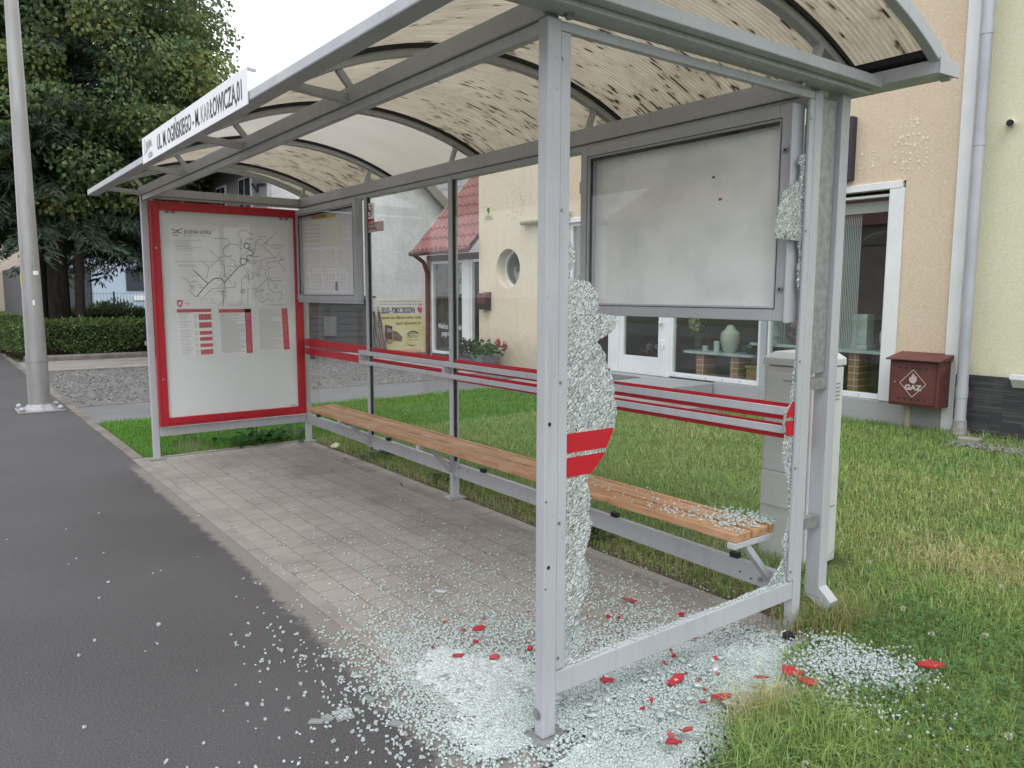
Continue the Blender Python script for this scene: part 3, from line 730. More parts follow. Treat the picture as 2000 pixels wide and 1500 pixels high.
# ================================================================== TIMETABLE CASE
tc = thing('timetable_case', 'grey aluminium notice case with rows of paper timetables above bench', 'notice case', (.7, 1.39, 1.45))
XA, XB, ZA, ZB = .062, 1.372, 1.412, 2.256
def case(root, XA, XB, ZA, ZB, w, yf, yb, backmat, mat=MEL):
    b = MB(); b.box(XA, XA+w, yf, yb, ZA, ZB); b.box(XB-w, XB, yf, yb, ZA, ZB)
    b.box(XA+w, XB-w, yf, yb, ZA, ZA+w); b.box(XA+w, XB-w, yf, yb, ZB-w, ZB)
    f = b.build('frame', mat, root, bevel=.004)
    g = MB(); e = .012; y = yf-.0004
    for (a0, a1, c0, c1) in ((XA+w-e, XA+w-e+.004, ZA+w-e, ZB-w+e), (XB-w+e-.004, XB-w+e, ZA+w-e, ZB-w+e), (XA+w-e+.004, XB-w+e-.004, ZA+w-e, ZA+w-e+.004), (XA+w-e+.004, XB-w+e-.004, ZB-w+e-.004, ZB-w+e)):
        g.box(a0, a1, y-.0008, y, c0, c1)
    g.build('frame_seam', MT['ink'], f)
    MB().box(XA+w, XB-w, yb-.014, yb-.004, ZA+w, ZB-w).build('backboard', backmat, root)
    MB().box(XA+w-.004, XB-w+.004, yf+.012, yf+.015, ZA+w-.004, ZB-w+.004).build('glass_door', MT['glass_c'], root)
    gk = MB(); gk.box(XA+w, XB-w, yf+.0165, yf+.022, ZB-w-.014, ZB-w); gk.box(XA+w, XA+w+.012, yf+.0165, yf+.022, ZA+w, ZB-w-.014)
    gk.build('gasket', MT['black'], root)
    return f
case(tc, XA, XB, ZA, ZB, .055, 1.345, 1.4185, MT['case_back'])
MB().box(XA-.004, XB+.004, 1.352, 1.41, ZA-.022, ZA-.0005).build('drip_rail', MT['metal_l'], tc)
YT = 1.4035
def TP(a, b):      # zoom-4 picture (540,340)-(780,520), 8.333 px per photo px
    p = at(540+a/8.333, 340+b/8.333, 1, YT); return p[0], p[2]
def sheet(nm, c, mat, lines=0, parent=tc, y=YT, dark=MT['ink_l'], top=.12):
    a = [TP(*p) for p in c]
    s = MB().prism(a, 1, y, y-.0015).build(nm, mat, parent)
    if lines:
        b = MB(); rr = random.Random(int(c[0][0]))
        for k in range(lines):
            t = top+(.95-top)*k/lines; e = rr.uniform(.7, .93)
            def W(u, t): return (a[0][0]*(1-u)+a[1][0]*u)*(1-t)+(a[3][0]*(1-u)+a[2][0]*u)*t, (a[0][1]*(1-u)+a[1][1]*u)*(1-t)+(a[3][1]*(1-u)+a[2][1]*u)*t
            for u0, u1 in ((.07, .27), (.32, .52), (.57, e)):
                p0, p1, p2, p3 = W(u0, t), W(u1, t), W(u1, t+.45/lines*.5), W(u0, t+.45/lines*.5)
                b.add([(p0[0], y-.002, p0[1]), (p1[0], y-.002, p1[1]), (p2[0], y-.002, p2[1]), (p3[0], y-.002, p3[1])], [(0,1,2,3)])
        b.build('print_line', dark, s)
    return s
for k in range(5):
    x = 425+k*59; sheet('paper_strip', ((x,812-k*5),(x+50,806-k*5),(x+54,1164),(x+4,1168)), MT['paper_o'], 5, top=.08)
sheet('paper_sheet', ((808,775),(1028,752),(1038,1140),(820,1150)), MT['paper_o'])
sheet('paper_sheet', ((1070,855),(1188,845),(1190,1065),(1072,1080)), MT['paper'], 6)
s = sheet('paper_header', ((565,695),(960,655),(962,700),(567,745)), MT['ink_y'])
p = TP(590, 728); q_ = TP(940, 690)
text('header_text', 'ROZKŁADY JAZDY AUTOBUSÓW', .034, MT['ink_g'], s, (p[0], YT-.0022, p[1]), (q_[0]-p[0], 0, q_[1]-p[1]), (0,0,1), .62)
cols_ = [(372,555),(568,752),(772,992),(1005,1075),(1085,1140)]
for xa, xb in cols_: sheet('paper_sheet', ((xa,1205-(xa-372)*.04),(xb,1200-(xb-372)*.04),(xb+6,1560),(xa+6,1565)), MT['paper'], 14)
def TP2(a, b): return a*8.333, b*8.333
for xa, xb in ((372,562),(575,765),(785,985),(1010,1150)): sheet('paper_sheet', ((xa+10,1592-(xa-372)*.02),(xb+10,1588-(xb-372)*.02),(xb+16,1925),(xa+16,1915)), MT['paper'], 12)
sheet('note_mark', ((960,1752),(1000,1750),(1004,1895),(964,1895)), MT['ink_g'], y=YT-.0025)

# ================================================================== DISPLAY CASE (near)
dc = thing('display_case', 'large empty grey display case with white backing beside the smashed end', 'display case', (4.8, 1.39, 1.4))
f = case(dc, 4.137, 5.422, 1.366, 2.256, .062, 1.345, 1.4185, M('blotchy_white_backing', (.90,.935,.915), .6, 0, (.70,.74,.72), 3.5, lo=.45, hi=.75, detail=8))
for x, z in ((5.395, 2.07), (5.395, 1.50)):
    MB().tube((x, 1.3445, z), (x, 1.338, z), .012, n=16).build('lock', MT['bolt'], f); MB().tube((x, 1.3379, z), (x, 1.3372, z), .006, n=10).build('key_hole', MT['black'], f)
for z in (1.55, 2.05): MB().tube((4.132, 1.35, z-.03), (4.132, 1.35, z+.03), .006, n=8).build('hinge', MT['metal'], dc)
for (x0, x1, z0, z1) in ((5.424, 5.429, 1.362, 2.25),): MB().box(x0, x1, 1.33, 1.415, z0, z1).build('side_strip', MT['metal'], dc)
b = MB(); rr = random.Random(9)
for (x, z, s, m_) in ((5.02, 2.005, .011, 0), (5.06, 1.905, .014, 1)):
    pts = [(x+s*rr.uniform(.5,1)*math.cos(t), z+s*.7*rr.uniform(.4,1)*math.sin(t)) for t in (0, 1, 2, 3.2, 4.2, 5.3)]
    MB().prism(pts, 1, 1.3545, 1.3565).build('paper_scrap', MT['ink_r'] if m_ else MT['ink'], dc)

# ================================================================== SIGNS
ss = thing('stop_name_sign', 'long white bus stop name board along the front roof edge', 'sign', (2.8, -.34, 2.3))
bd = MB().box(1.80, 3.83, -.343, -.338, 2.303, 2.462); bd.box(1.80, 3.83, -.3375, -.325, 2.459, 2.462)
bd.build('board', MT['sign_white'], ss, bevel=.001)
MB().box(3.822, 3.83, -.3375, -.30, 2.445, 2.4585).build('bracket', MT['metal'], ss)
nm = (0,0,1)
def stxt(s, x, z, size, mat, sx, bold=0.0, part='lettering'):
    return text(part, s, size, mat, ss, (x, -.3438, z), (1,0,0), nm, sx, bold=bold)
def sfit(s, u0, u1, mat, bold):
    xa, xb = at(u0, 300, 1, -.3438)[0], at(u1, 300, 1, -.3438)[0]
    o = stxt(s, 0, 2.338, .122, mat, 1, bold)
    xs = [v_.co.x for v_ in o.data.vertices]; k = (xb-xa)/(max(xs)-min(xs))
    for v_ in o.data.vertices: v_.co.x = xa+(v_.co.x-min(xs))*k
sfit('UL. M. OGIŃSKIEGO - M.', 308, 392.5, MT['ink'], .002)
sfit('KAR', 395.5, 413, MT['ink_g'], .0)
sfit('ŁOWICZA,01', 413.5, 476.5, MT['ink'], .002)
stxt('JELENIA', 1.91, 2.392, .05, MT['ink_g'], .85)
stxt('GÓRA', 1.95, 2.318, .05, MT['ink_g'], .85)
b = MB()
for k in range(14):
    t0, t1 = k/14, (k+1)/14
    f0 = lambda t: (1.845+.24*t, 2.345+.035*math.sin(t*2.6)+.02*t)
    (xa, za), (xb, zb2) = f0(t0), f0(t1); w0, w1 = .016*math.sin(3.1*t0+.02), .016*math.sin(3.1*t1+.02)
    b.add([(xa,-.3436,za-w0),(xb,-.3436,zb2-w1),(xb,-.3436,zb2+w1),(xa,-.3436,za+w0)], [(0,1,2,3)])
for (xa, za, xb, zz) in ((1.855,2.40,1.872,2.43),(1.872,2.43,1.862,2.45),(1.872,2.43,1.890,2.45),(1.855,2.40,1.88,2.365),(1.872,2.43,1.87,2.36)):
    b.bar((xa,-.3436,za),(xb,-.3436,zz),.0008,.006,(0,0,1)) if False else b.add([(xa-.003,-.3436,za),(xa+.003,-.3436,za),(xb+.003,-.3436,zz),(xb-.003,-.3436,zz)], [(0,1,2,3)])
b.build('city_emblem', MT['ink_l'], ss)
def stick(c, y=1.4325): return [tuple(at(540+a/8.333, 340+b/8.333, 1, y)[[0, 2]]) for a, b in c]
ns = thing('no_smoking_sticker', 'white no smoking sticker with red ring, upper of two on glass', 'sticker', (1.48, 1.433, 2.05))
q = stick(((1447,482),(1582,470),(1588,725),(1452,735))); MB().prism(q, 1, 1.4325, 1.4350).build('sheet', MT['paper'], ns)
q = stick(((1452,737),(1588,726),(1588,770),(1455,780))); MB().prism(q, 1, 1.4325, 1.4350).build('red_strip', MT['ink_r'], ns)
c0 = np.array(stick(((1515,602),))[0]); ex = np.array(stick(((1560,600),))[0])-c0; ey = np.array(stick(((1517,505),))[0])-c0
b = MB(); n = 24
ci = [(c0+ex*math.cos(6.2832*k/n)+ey*math.sin(6.2832*k/n)) for k in range(n)]; cj = [(c0+.82*(ex*math.cos(6.2832*k/n)+ey*math.sin(6.2832*k/n))) for k in range(n)]
for k in range(n): b.add([(*[p for p in (ci[k][0],)], 1.4318, ci[k][1]), (ci[(k+1)%n][0], 1.4318, ci[(k+1)%n][1]), (cj[(k+1)%n][0], 1.4318, cj[(k+1)%n][1]), (cj[k][0], 1.4318, cj[k][1])], [(0,1,2,3)])
def lineq(p, q2, w, y=1.4316):
    p, q2 = np.array(p), np.array(q2); d = (q2-p)/np.linalg.norm(q2-p); nn = np.array((-d[1], d[0]))*w/2
    return [(*[(p+nn)[0]], y, (p+nn)[1]), ((q2+nn)[0], y, (q2+nn)[1]), ((q2-nn)[0], y, (q2-nn)[1]), ((p-nn)[0], y, (p-nn)[1])]
b.add(lineq(c0-.6*ex+.65*ey, c0+.6*ex-.65*ey, .012), [(0,1,2,3)]); b.build('red_ring', M('dark_red_print', (.30,.03,.04), .6), ns)
MB().add(lineq(c0-.55*ex, c0+.5*ex, .013, 1.4320), [(0,1,2,3)]).add(lineq(c0+.45*ex+.1*ey, c0+.6*ex+.45*ey, .006, 1.4320), [(0,1,2,3)]).build('cigarette', MT['ink'], ns)
po = thing('no_posting_sticker', 'red bordered notice sticker, lower of two on the glass', 'sticker', (1.5, 1.433, 1.92))
q = stick(((1460,792),(1740,768),(1742,912),(1462,955))); MB().prism(q, 1, 1.4325, 1.4350).build('sheet', flat('pinkish_sheet', (.62,.50,.50), .6), po)
b = MB()
for k in range(4): b.add(lineq(q[k], q[(k+1) % 4], .005), [(0,1,2,3)])
b.build('border', MT['ink_p'], po)
p = stick(((1475,845),(1735,820)))
text('lettering', 'NAKLEJANIE OGŁOSZEŃ', .027, M('dull_red_ink', (.36,.10,.11), .6), po, (p[0][0], 1.4316, p[0][1]), (p[1][0]-p[0][0], 0, p[1][1]-p[0][1]), nm, .48)
p = stick(((1495,915),(1700,890)))
text('lettering', 'ZABRONIONE', .036, bpy.data.materials['dull_red_ink'], po, (p[0][0], 1.4316, p[0][1]), (p[1][0]-p[0][0], 0, p[1][1]-p[0][1]), nm, .60)
# ================================================================== GROUND
def sheetg(name, poly, z, mat, kind='structure'):
    b = MB(); b.add([(x, y, z) for x, y in poly], [tuple(range(len(poly)))])
    o = b.build(name, mat); return tag(o, kind=kind)
def rect(x0, x1, y0, y1): return [(x0,y0),(x1,y0),(x1,y1),(x0,y1)]
sheetg('ground', rect(-180, 140, -140, 180), -.045, MT['soil'])
sheetg('pavement', rect(-60, 30, -5.2, -.1515), 0, MT['asphalt'])
sheetg('road', rect(-120, 100, -13, -5.35), -.012, MT['asphalt_old'])
tag(MB().box(-60, 30, -5.35, -5.2, -.1, .004).build('road_kerb', MT['concrete'], bevel=.01), kind='structure')
tag(MB().box(-.02, 5.575, -.0755, 1.30, -.05, .0).build('paving', MT['paving']), kind='structure')
# edging stones: each strip has joints in its mesh
b = MB(); x = -.03
while x < 5.57:
    x2 = min(x+1.0, 5.575); b.box(x+.003, x2-.003, -.15, -.0785, -.06, .002+random.uniform(0,.004)); x = x2
x = -.03
while x < 5.57:
    x2 = min(x+.8, 5.575); b.box(x+.003, x2-.003, 1.303, 1.475, -.06, .003+random.uniform(0,.004)); x = x2
y = -.05
b.box(-.10, -.034, -.15, .48, -.06, .004).box(-.10, -.034, .487, 1.0, -.06, .006).box(-.10, -.034, 1.006, 1.475, -.06, .004)
tag(b.build('paving_edging', MT['concrete'], bevel=.004), kind='structure')
b = MB(); x = -30.
while x < -.11:
    x2 = min(x+1.0, -.105); b.box(x+.004, x2-.004, -.15, -.055, -.06, .004+random.uniform(0, .008)); x = x2
tag(b.build('kerb', MT['kerbstone'], bevel=.006), kind='structure')
sheetg('driveway', rect(-3.98, -2.42, -.052, 7.0), -.006, MT['asphalt_old'])
sheetg('gravel', rect(-9.35, -4.06, -.052, 9.5), -.004, MT['gravel'])
tag(MB().box(-4.055, -3.985, -.05, 7.0, -.06, .006).build('driveway_edging', MT['kerbstone'], bevel=.006), kind='structure')
tag(MB().box(-9.45, -9.36, -.05, 9.5, -.06, .012).build('gravel_edging', MT['kerbstone'], bevel=.006), kind='structure')
sheetg('concrete_path', rect(-11.9, -9.46, -.052, 12), .0, MT['concrete_l'])
tag(MB().box(-12.35, -11.95, .1, 12, -.05, .10).build('hedge_kerb', MT['kerbstone'], bevel=.02), kind='structure')
sheetg('soil_strip', rect(-.02, 5.60, 1.478, 1.78), -.008, MT['dirt'])
sheetg('soil_corner', [(5.578,-.149),(5.95,-.149),(5.9,.35),(5.72,.9),(5.66,1.5),(5.578,1.5)], -.034, MT['dirt'])
# entrance terrace and granite step
tag(MB().box(-2.4, 1.30, 5.42, 6.98, -.06, .115).box(-9.3, -2.405, 5.42, 6.98, -.06, .112).build('terrace', MT['concrete_l'], bevel=.008), kind='structure')
tag(MB().box(-2.35, .62, 6.1, 6.99, .118, .262).build('entrance_step', MT['granite_d'], bevel=.006), kind='structure')
# white pebbles along the green house
V = []; n = 2600
px_ = rng.uniform(3.9, 6.2, n); py_ = rng.uniform(6.35, 6.93, n); pz = rng.uniform(-.01, .03, n)
def octs(P, R_, squash=.7):
    base = np.array([(1,0,0),(0,1,0),(-1,0,0),(0,-1,0),(0,0,1),(0,0,-1)], float)
    th = rng.uniform(0, 6.28, len(P)); c, s = np.cos(th), np.sin(th)
    B = np.repeat(base[None], len(P), 0)*rng.uniform(.7, 1.25, (len(P), 6, 1))
    B[..., 2] *= squash
    x = B[..., 0]*c[:, None]-B[..., 1]*s[:, None]; y = B[..., 0]*s[:, None]+B[..., 1]*c[:, None]
    Vv = np.stack([x, y, B[..., 2]], -1)*R_[:, None, None]+P[:, None]
    f = np.array([(0,1,4),(1,2,4),(2,3,4),(3,0,4),(1,0,5),(2,1,5),(3,2,5),(0,3,5)])
    F = (np.arange(len(P))[:, None, None]*6+f[None]).reshape(-1, 3)
    return Vv.reshape(-1, 3), F
Vv, F = octs(np.stack([px_, py_, pz], -1), rng.uniform(.014, .03, n))
tag(npmesh('pebbles', Vv, [F], M('pale_pebbles', (.27,.265,.26), .8, 0, (.13,.13,.13), 30), smooth=True), kind='stuff')
n = 5200
P = np.stack([rng.uniform(-9.3, -4.1, n), rng.uniform(0, 6.8, n), rng.uniform(-.006, .004, n)], -1)
Vv, F = octs(P, rng.uniform(.008, .022, n)); cg = np.repeat(rng.uniform(.05, .33, (n, 1)), 6, 0)*np.array((1, .98, .94))
tag(npmesh('gravel_stones', Vv, [F], tinted('gravel_stone', .9, 0), cg), kind='stuff')

# ================================================================== SHOP BUILDING
bld = thing('shop_building', 'peach rendered shop building with white framed glass front and round window', 'building', (-.7, 8.5, 0))
def hole_wall(x0, x1, z0, z1, cx, cz, r, y0, y1, mat, name='wall'):
    n = 40; b = MB(); ci = []; re = []
    for k in range(n):
        t = 2*math.pi*k/n; c, s = math.cos(t), math.sin(t); ci.append((cx+r*c, cz+r*s))
        kx = ((x1-cx) if c > 0 else (cx-x0))/max(abs(c), 1e-6); kz = ((z1-cz) if s > 0 else (cz-z0))/max(abs(s), 1e-6); q = min(kx, kz)
        re.append((cx+q*c, cz+q*s))
    for y in (y0, y1): b.v += [(x, y, z) for x, z in ci]+[(x, y, z) for x, z in re]
    for k in range(n):
        j = (k+1) % n
        b.f += [(k, j, n+j, n+k), (2*n+k, 3*n+k, 3*n+j, 2*n+j), (k, 2*n+k, 2*n+j, j)]
    # corner fillers
    for cxx, czz in ((x0,z0),(x1,z0),(x1,z1),(x0,z1)):
        ks = sorted(range(n), key=lambda k: (re[k][0]-cxx)**2+(re[k][1]-czz)**2)
        a1 = next(k for k in ks if abs(re[k][0]-cxx) < 1e-6); a2 = next(k for k in ks if abs(re[k][1]-czz) < 1e-6)
        if a1 != a2:
            i0 = len(b.v); b.v += [(cxx, y0, czz), (cxx, y1, czz)]
            b.f += [(n+a1, n+a2, i0), (3*n+a1, i0+1, 3*n+a2)]
    b.mi = [0]*len(b.f)
    return b.build(name, mat, bld)
w = MB(); w.box(-5.0, -4.62, 7.0, 7.3, .0, 8.2).box(-3.5, -2.4, 7.0, 7.3, .0, 8.2).box(-4.62, -3.5, 7.0, 7.3, .0, 1.4).box(-4.62, -3.5, 7.0, 7.3, 2.44, 8.2)
w.box(-5.0, -4.7, 7.3, 15, 0, 8.2)
w.build('wall', MT['cream'], bld)
hole_wall(-4.62, -3.5, 1.4, 2.44, -4.075, 1.922, .358, 7.0, 7.3, MT['cream'])
w = MB(); w.box(-2.4, 3.09, 7.0, 7.3, 2.70, 8.2).box(3.09, 3.62, 7.0, 7.3, .285, 8.2).box(3.3, 3.62, 7.3, 15, 0, 8.2); w.build('wall', MT['orange'], bld)
MB().box(.63, 3.62, 6.985, 7.3, -.05, .283).build('plinth', MT['granite'], bld, bevel=.004)
MB().box(-2.4, .63, 7.02, 7.3, -.05, .262).build('plinth', MT['granite'], bld)
MB().box(3.622, 3.742, 6.96, 7.3, -.03, 8.2).build('corner_trim', MT['white'], bld, bevel=.004)
# round window
rw = MB()
for k in range(40):
    t0, t1 = 2*math.pi*k/40, 2*math.pi*(k+1)/40
    q = []
    for y, r in ((7.19, .356), (7.19, .30), (7.23, .356), (7.23, .30)):
        for t in (t0, t1): q.append((-4.075+r*math.cos(t), y, 1.922+r*math.sin(t)))
    rw.add(q, [(0,1,3,2), (4,6,7,5), (0,4,5,1), (2,3,7,6)])
rwo = rw.build('round_window', MT['white'], bld)
MB().prism([(-4.075+.30*math.cos(6.2832*k/36), 1.922+.30*math.sin(6.2832*k/36)) for k in range(36)], 1, 7.205, 7.211).build('pane', MT['glass_w'], rwo)
# shop front: frames and panes
def frame_rect(x0, x1, z0, z1, w, y0, y1, name, mat, parent, bot=None, top=None):
    bw = w if bot is None else bot; tw = w if top is None else top
    b = MB(); b.box(x0, x0+w, y0, y1, z0, z1); b.box(x1-w, x1, y0, y1, z0, z1)
    b.box(x0+w, x1-w, y0, y1, z0, z0+bw); b.box(x0+w, x1-w, y0, y1, z1-tw, z1)
    return b.build(name, mat, parent, bevel=.004)
def window(x0, x1, z0, z1, w=.05, bot=None, top=None, mat=None):
    f = frame_rect(x0, x1, z0, z1, w, 7.03, 7.11, 'window', mat or MT['white'], bld, bot, top)
    MB().box(x0+w, x1-w, 7.068, 7.074, z0+(w if bot is None else bot), z1-(w if top is None else top)).build('pane', MT['glass_w'], f)
    return f
window(-2.398, -1.42, .30, 2.62, .055)
window(-.205, 1.33, .287, 2.62, .05, .06)
window(1.42, 2.925, .287, 2.58, .03, .06)
MB().box(1.335, 1.415, 7.0, 7.1, .287, 2.62).build('mullion', MT['zinc'], bld, bevel=.004)
MB().box(-2.398, 3.06, 6.972, 7.1, 2.622, 2.70).build('window_head', MT['white'], bld, bevel=.006)
MB().box(2.927, 3.088, 6.975, 7.1, .287, 2.620).build('window_surround', MT['white'], bld, bevel=.005)
for x in list(np.arange(1.55, 2.9, .28))+list(np.arange(-.1, 1.3, .28)): MB().tube((x, 7.029, .315), (x, 7.026, .315), .009, n=8).build('screw', MT['bolt'], bld)
dr = frame_rect(-1.235, -.345, .268, 2.55, .09, 7.035, 7.095, 'door', MT['white'], bld, bot=.27)
MB().box(-1.145, -.435, 7.062, 7.068, .54, 2.46).build('pane', MT['glass_w'], dr)
h = MB(); h.box(-.385, -.365, 6.995, 7.034, 1.02, 1.20); h.box(-.40, -.30, 6.985, 7.0, 1.05, 1.07); h.build('handle', MT['white'], dr, bevel=.004)
h = MB().box(-.36, -.30, 7.0, 7.034, .72, .80).box(-.335, -.30, 6.99, 7.0, .68, .76); h.build('hinge', MT['white'], dr, bevel=.004)
MB().box(-1.415, -1.238, 7.02, 7.10, .265, 2.62).box(-.342, -.208, 7.02, 7.10, .265, 2.62).box(-1.238, -.342, 7.02, 7.10, 2.552, 2.62).build('door_frame', MT['white'], bld, bevel=.005)
# dark room behind the glass
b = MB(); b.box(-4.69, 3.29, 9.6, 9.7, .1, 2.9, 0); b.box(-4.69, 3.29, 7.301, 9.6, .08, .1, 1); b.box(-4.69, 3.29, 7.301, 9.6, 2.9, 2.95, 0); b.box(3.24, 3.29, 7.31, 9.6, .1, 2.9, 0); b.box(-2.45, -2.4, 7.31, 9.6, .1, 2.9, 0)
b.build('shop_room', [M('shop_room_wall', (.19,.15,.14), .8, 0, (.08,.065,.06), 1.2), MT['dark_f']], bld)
for (xa, xb) in ((1.08, 1.40), (1.44, 1.75)):
    b = MB(); k = xa
    while k < xb: b.box(k, k+.012+random.uniform(0,.012), 7.52, 7.535, .80+random.uniform(0,.06), 2.55); k += .035
    b.build('string_curtain', MT['blind'], bld)
b = MB()
for k in range(22): b.box(2.02+k*.022, 2.02+k*.022+.008, 7.22, 7.23, .82, 2.5)
b.build('string_curtain', MT['blind'], bld)
MB().box(2.03, 2.9, 7.16, 7.2, 2.40, 2.52).build('blind_box', MT['blind'], bld)
# adhesive dots left by removed letters
GD = flat('glue_dots', (.70,.595,.46), .7); rr = random.Random(4)
for u, v in [(1785,235),(1778,240),(1792,241),(1786,247),(1779,234),(1791,234),(1755,278),(1758,270),(1764,268),(1773,265),(1784,263),(1795,262),(1803,270),(1811,270),(1800,276),(1748,285),(1749,297),(1748,308),(1748,318),(1762,283),(1769,282),(1778,283),(1788,281),(1763,298),(1762,310),(1764,318),(1761,330),(1762,322),(1778,300),(1777,311),(1776,318),(1775,330),(1794,298),(1793,307),(1794,316),(1800,292),(1810,290),(1810,298),(1810,308),(1808,318),(1803,325),(1795,330),(1706,296),(1705,303),(1706,310),(1705,318),(1704,325),(1683,302),(1681,330),(1786,285),(1770,316)]:
    p = at(u, v, 1, 7.0); MB().ball((p[0], 6.999, p[2]), rr.uniform(.010, .017), 5, 0, (rr.uniform(.7, 1.2), .30, rr.uniform(.8, 1.5))).build('glue_dot', GD, bld)
DM = flat('dark_marks', (.40,.33,.24), .9)
for k in range(22):
    t = 6.28*k/22; r = rr.uniform(.09, .28); MB().ball((-3.85+r*math.cos(t), 6.9995, 3.02+r*math.sin(t)), .012, 4, 0, (1, .3, 1.5)).build('old_fixing_mark', DM, bld)

# ---- things on the facade
q = [at(u, v, 1, 6.93) for u, v in ((1657,226),(1680,222),(1673,354),(1654,356))]
bs = thing('wall_sign', 'dark blue blank sign box on the peach wall above the window', 'sign', (2.4, 6.93, 2.8))
MB().box(1.9, 2.50, 6.90, 7.0, 2.76, 3.46).build('box', MT['navy'], bs, bevel=.006)
b = MB().box(1.93, 2.47, 6.897, 6.899, 2.79, 3.43); b.build('face', flat('blank_dark_face', (.015,.015,.02), .25), bs)
gb = thing('gas_box', 'brown metal gas meter box with white flame diamond on peach wall', 'gas box', (3.43, 6.85, .3))
MB().box(3.175, 3.69, 6.72, 6.999, .30, .79).build('body', MT['brown'], gb, bevel=.006)
MB().add([(3.15,6.66,.80),(3.715,6.66,.80),(3.715,6.999,.86),(3.15,6.999,.86),(3.15,6.66,.785),(3.715,6.66,.785),(3.715,6.999,.795),(3.15,6.999,.795)],
         [(0,1,2,3),(7,6,5,4),(4,5,1,0),(5,6,2,1),(6,7,3,2),(7,4,0,3)]).build('roof', MT['brown'], gb, bevel=.004)
dd = MB().box(3.20, 3.655, 6.708, 6.719, .325, .77).build('door', MT['brown'], gb, bevel=.004)
for k in range(5):
    for z in (.705, .375): MB().tube((3.29+k*.068, 6.7075, z), (3.29+k*.068, 6.706, z), .011, n=12).build('vent_hole', MT['black'], dd)
b = MB()
c_ = (3.43, .545); R0 = .135
dm = [(c_[0]+R0*math.cos(k*math.pi/2), c_[1]+R0*1.08*math.sin(k*math.pi/2)) for k in range(4)]
for k in range(4): b.add(lineq(dm[k], dm[(k+1) % 4], .007, 6.7065), [(0,1,2,3)])
GZ = flat('pale_stencil_paint', (.50,.42,.40), .6)
fl = [(0,0),(-.028,.012),(-.042,.04),(-.036,.07),(-.024,.055),(-.014,.085),(.004,.115),(.004,.085),(.018,.095),(.022,.07),(.034,.08),(.04,.05),(.036,.022),(.02,.004)]
b.add([(c_[0]+x, 6.7065, c_[1]+.0+z) for x, z in fl], [tuple(range(len(fl)))])
b.build('flame_emblem', GZ, dd)
text('lettering', 'GAZ', .075, GZ, dd, (c_[0]-.083, 6.7065, c_[1]-.068), (1,0,0), (0,0,1), 1.12, bold=.004)
b = MB(); b.tube((3.245, 6.7075, .55), (3.245, 6.70, .55), .012, n=12); b.build('lock', MT['bolt'], dd)
b = MB(); b.tube((3.33, 6.86, -.02), (3.33, 6.86, .30), .035, n=14); b.build('pipe', M('dull_yellow_pipe', (.30,.27,.18), .6), gb)
# rain pipe
rp = thing('rain_pipe', 'grey round rain downpipe on the corner between peach and lime walls', 'downpipe', (3.85, 6.86, 0))
b = MB(); b.tube((3.855, 6.86, .12), (3.855, 6.86, 8.2), .054, n=20); b.build('pipe', MT['zinc'], rp, smooth=True, auto=True)
for z in (3.98, 2.93, .43): MB().tube((3.855, 6.86, z), (3.855, 6.86, z+.11), .0585, n=20).build('sleeve', MT['zinc'], rp, smooth=True, auto=True)
MB().tube((3.855, 6.86, .0), (3.855, 6.86, .20), .085, .062, n=20).build('foot', M('dirty_pipe_foot', (.30,.29,.28), .7, 0, (.18,.17,.16), 12), rp, smooth=True, auto=True)
tag(MB().box(3.97, 4.15, 6.55, 6.70, -.03, .07).build('concrete_block', MT['concrete'], bevel=.008), 'small concrete block on the ground at the foot of the rain pipe', 'concrete block')
gh = thing('green_house', 'lime green rendered house with dark slate plinth at right edge', 'building', (8, 10, 0))
MB().box(3.746, 14, 6.99, 15, .66, 8.2).build('wall', MT['green'], gh)
MB().box(3.746, 14, 6.965, 15, -.05, .657).build('plinth', MT['slate'], gh)
cm = thing('wall_camera', 'small white security camera with dark eye on lime wall', 'camera', (4.1, 6.93, 3.12))
MB().tube((4.075, 6.99, 3.13), (4.10, 6.90, 3.115), .038, .034, 16).build('body', MT['white'], cm, smooth=True, auto=True)
MB().tube((4.1015, 6.896, 3.1145), (4.103, 6.889, 3.1135), .033, .028, 16).build('lens', MT['black'], cm, smooth=True, auto=True)
ol = thing('wall_lamp', 'small white lamp at the top of the slate plinth', 'lamp', (4.33, 6.93, .66))
MB().box(4.27, 4.50, 6.88, 6.964, .655, .70).add([(4.28,6.88,.655),(4.50,6.88,.655),(4.50,6.95,.57),(4.28,6.95,.57),(4.30,6.963,.655),(4.5,6.963,.655)], [(0,1,2,3),(0,3,4),(1,5,2),(3,2,5,4)]).build('shade', MT['white'], ol)
hn = thing('house_number_plate', 'small cream house number plate on the cream wall left of round window', 'number plate', (-4.65, 6.99, 2.97))
MB().box(-4.80, -4.53, 6.985, 6.999, 2.86, 3.085).build('plate', flat('cream_plate', (.62,.58,.36), .5), hn, bevel=.002)
text('number', '9', .165, MT['ink'], hn, (-4.665, 6.9845, 2.94), (1,0,0), (0,0,1), .95, 'CENTER', .006)
text('street_name', 'OGIŃSKIEGO', .045, flat('olive_ink', (.16,.15,.06), .6), hn, (-4.665, 6.9845, 2.885), (1,0,0), (0,0,1), .78, 'CENTER', .001)
b = MB()
for e in (((-4.79,6.9848,2.872),(-4.54,6.9848,2.872)),((-4.79,6.9848,3.074),(-4.54,6.9848,3.074))): b.box(e[0][0], e[1][0], 6.9842, 6.9848, e[0][2]-.002, e[0][2]+.002)
b.build('border', MT['ink_g'], hn)
mb = thing('mail_box', 'narrow dark brown letter box on cream wall below number plate', 'letter box', (-4.72, 6.95, 1.2))
MB().box(-4.86, -4.60, 6.86, 6.999, 1.17, 1.40).build('body', flat('dark_box', (.025,.02,.025), .5), mb, bevel=.006)
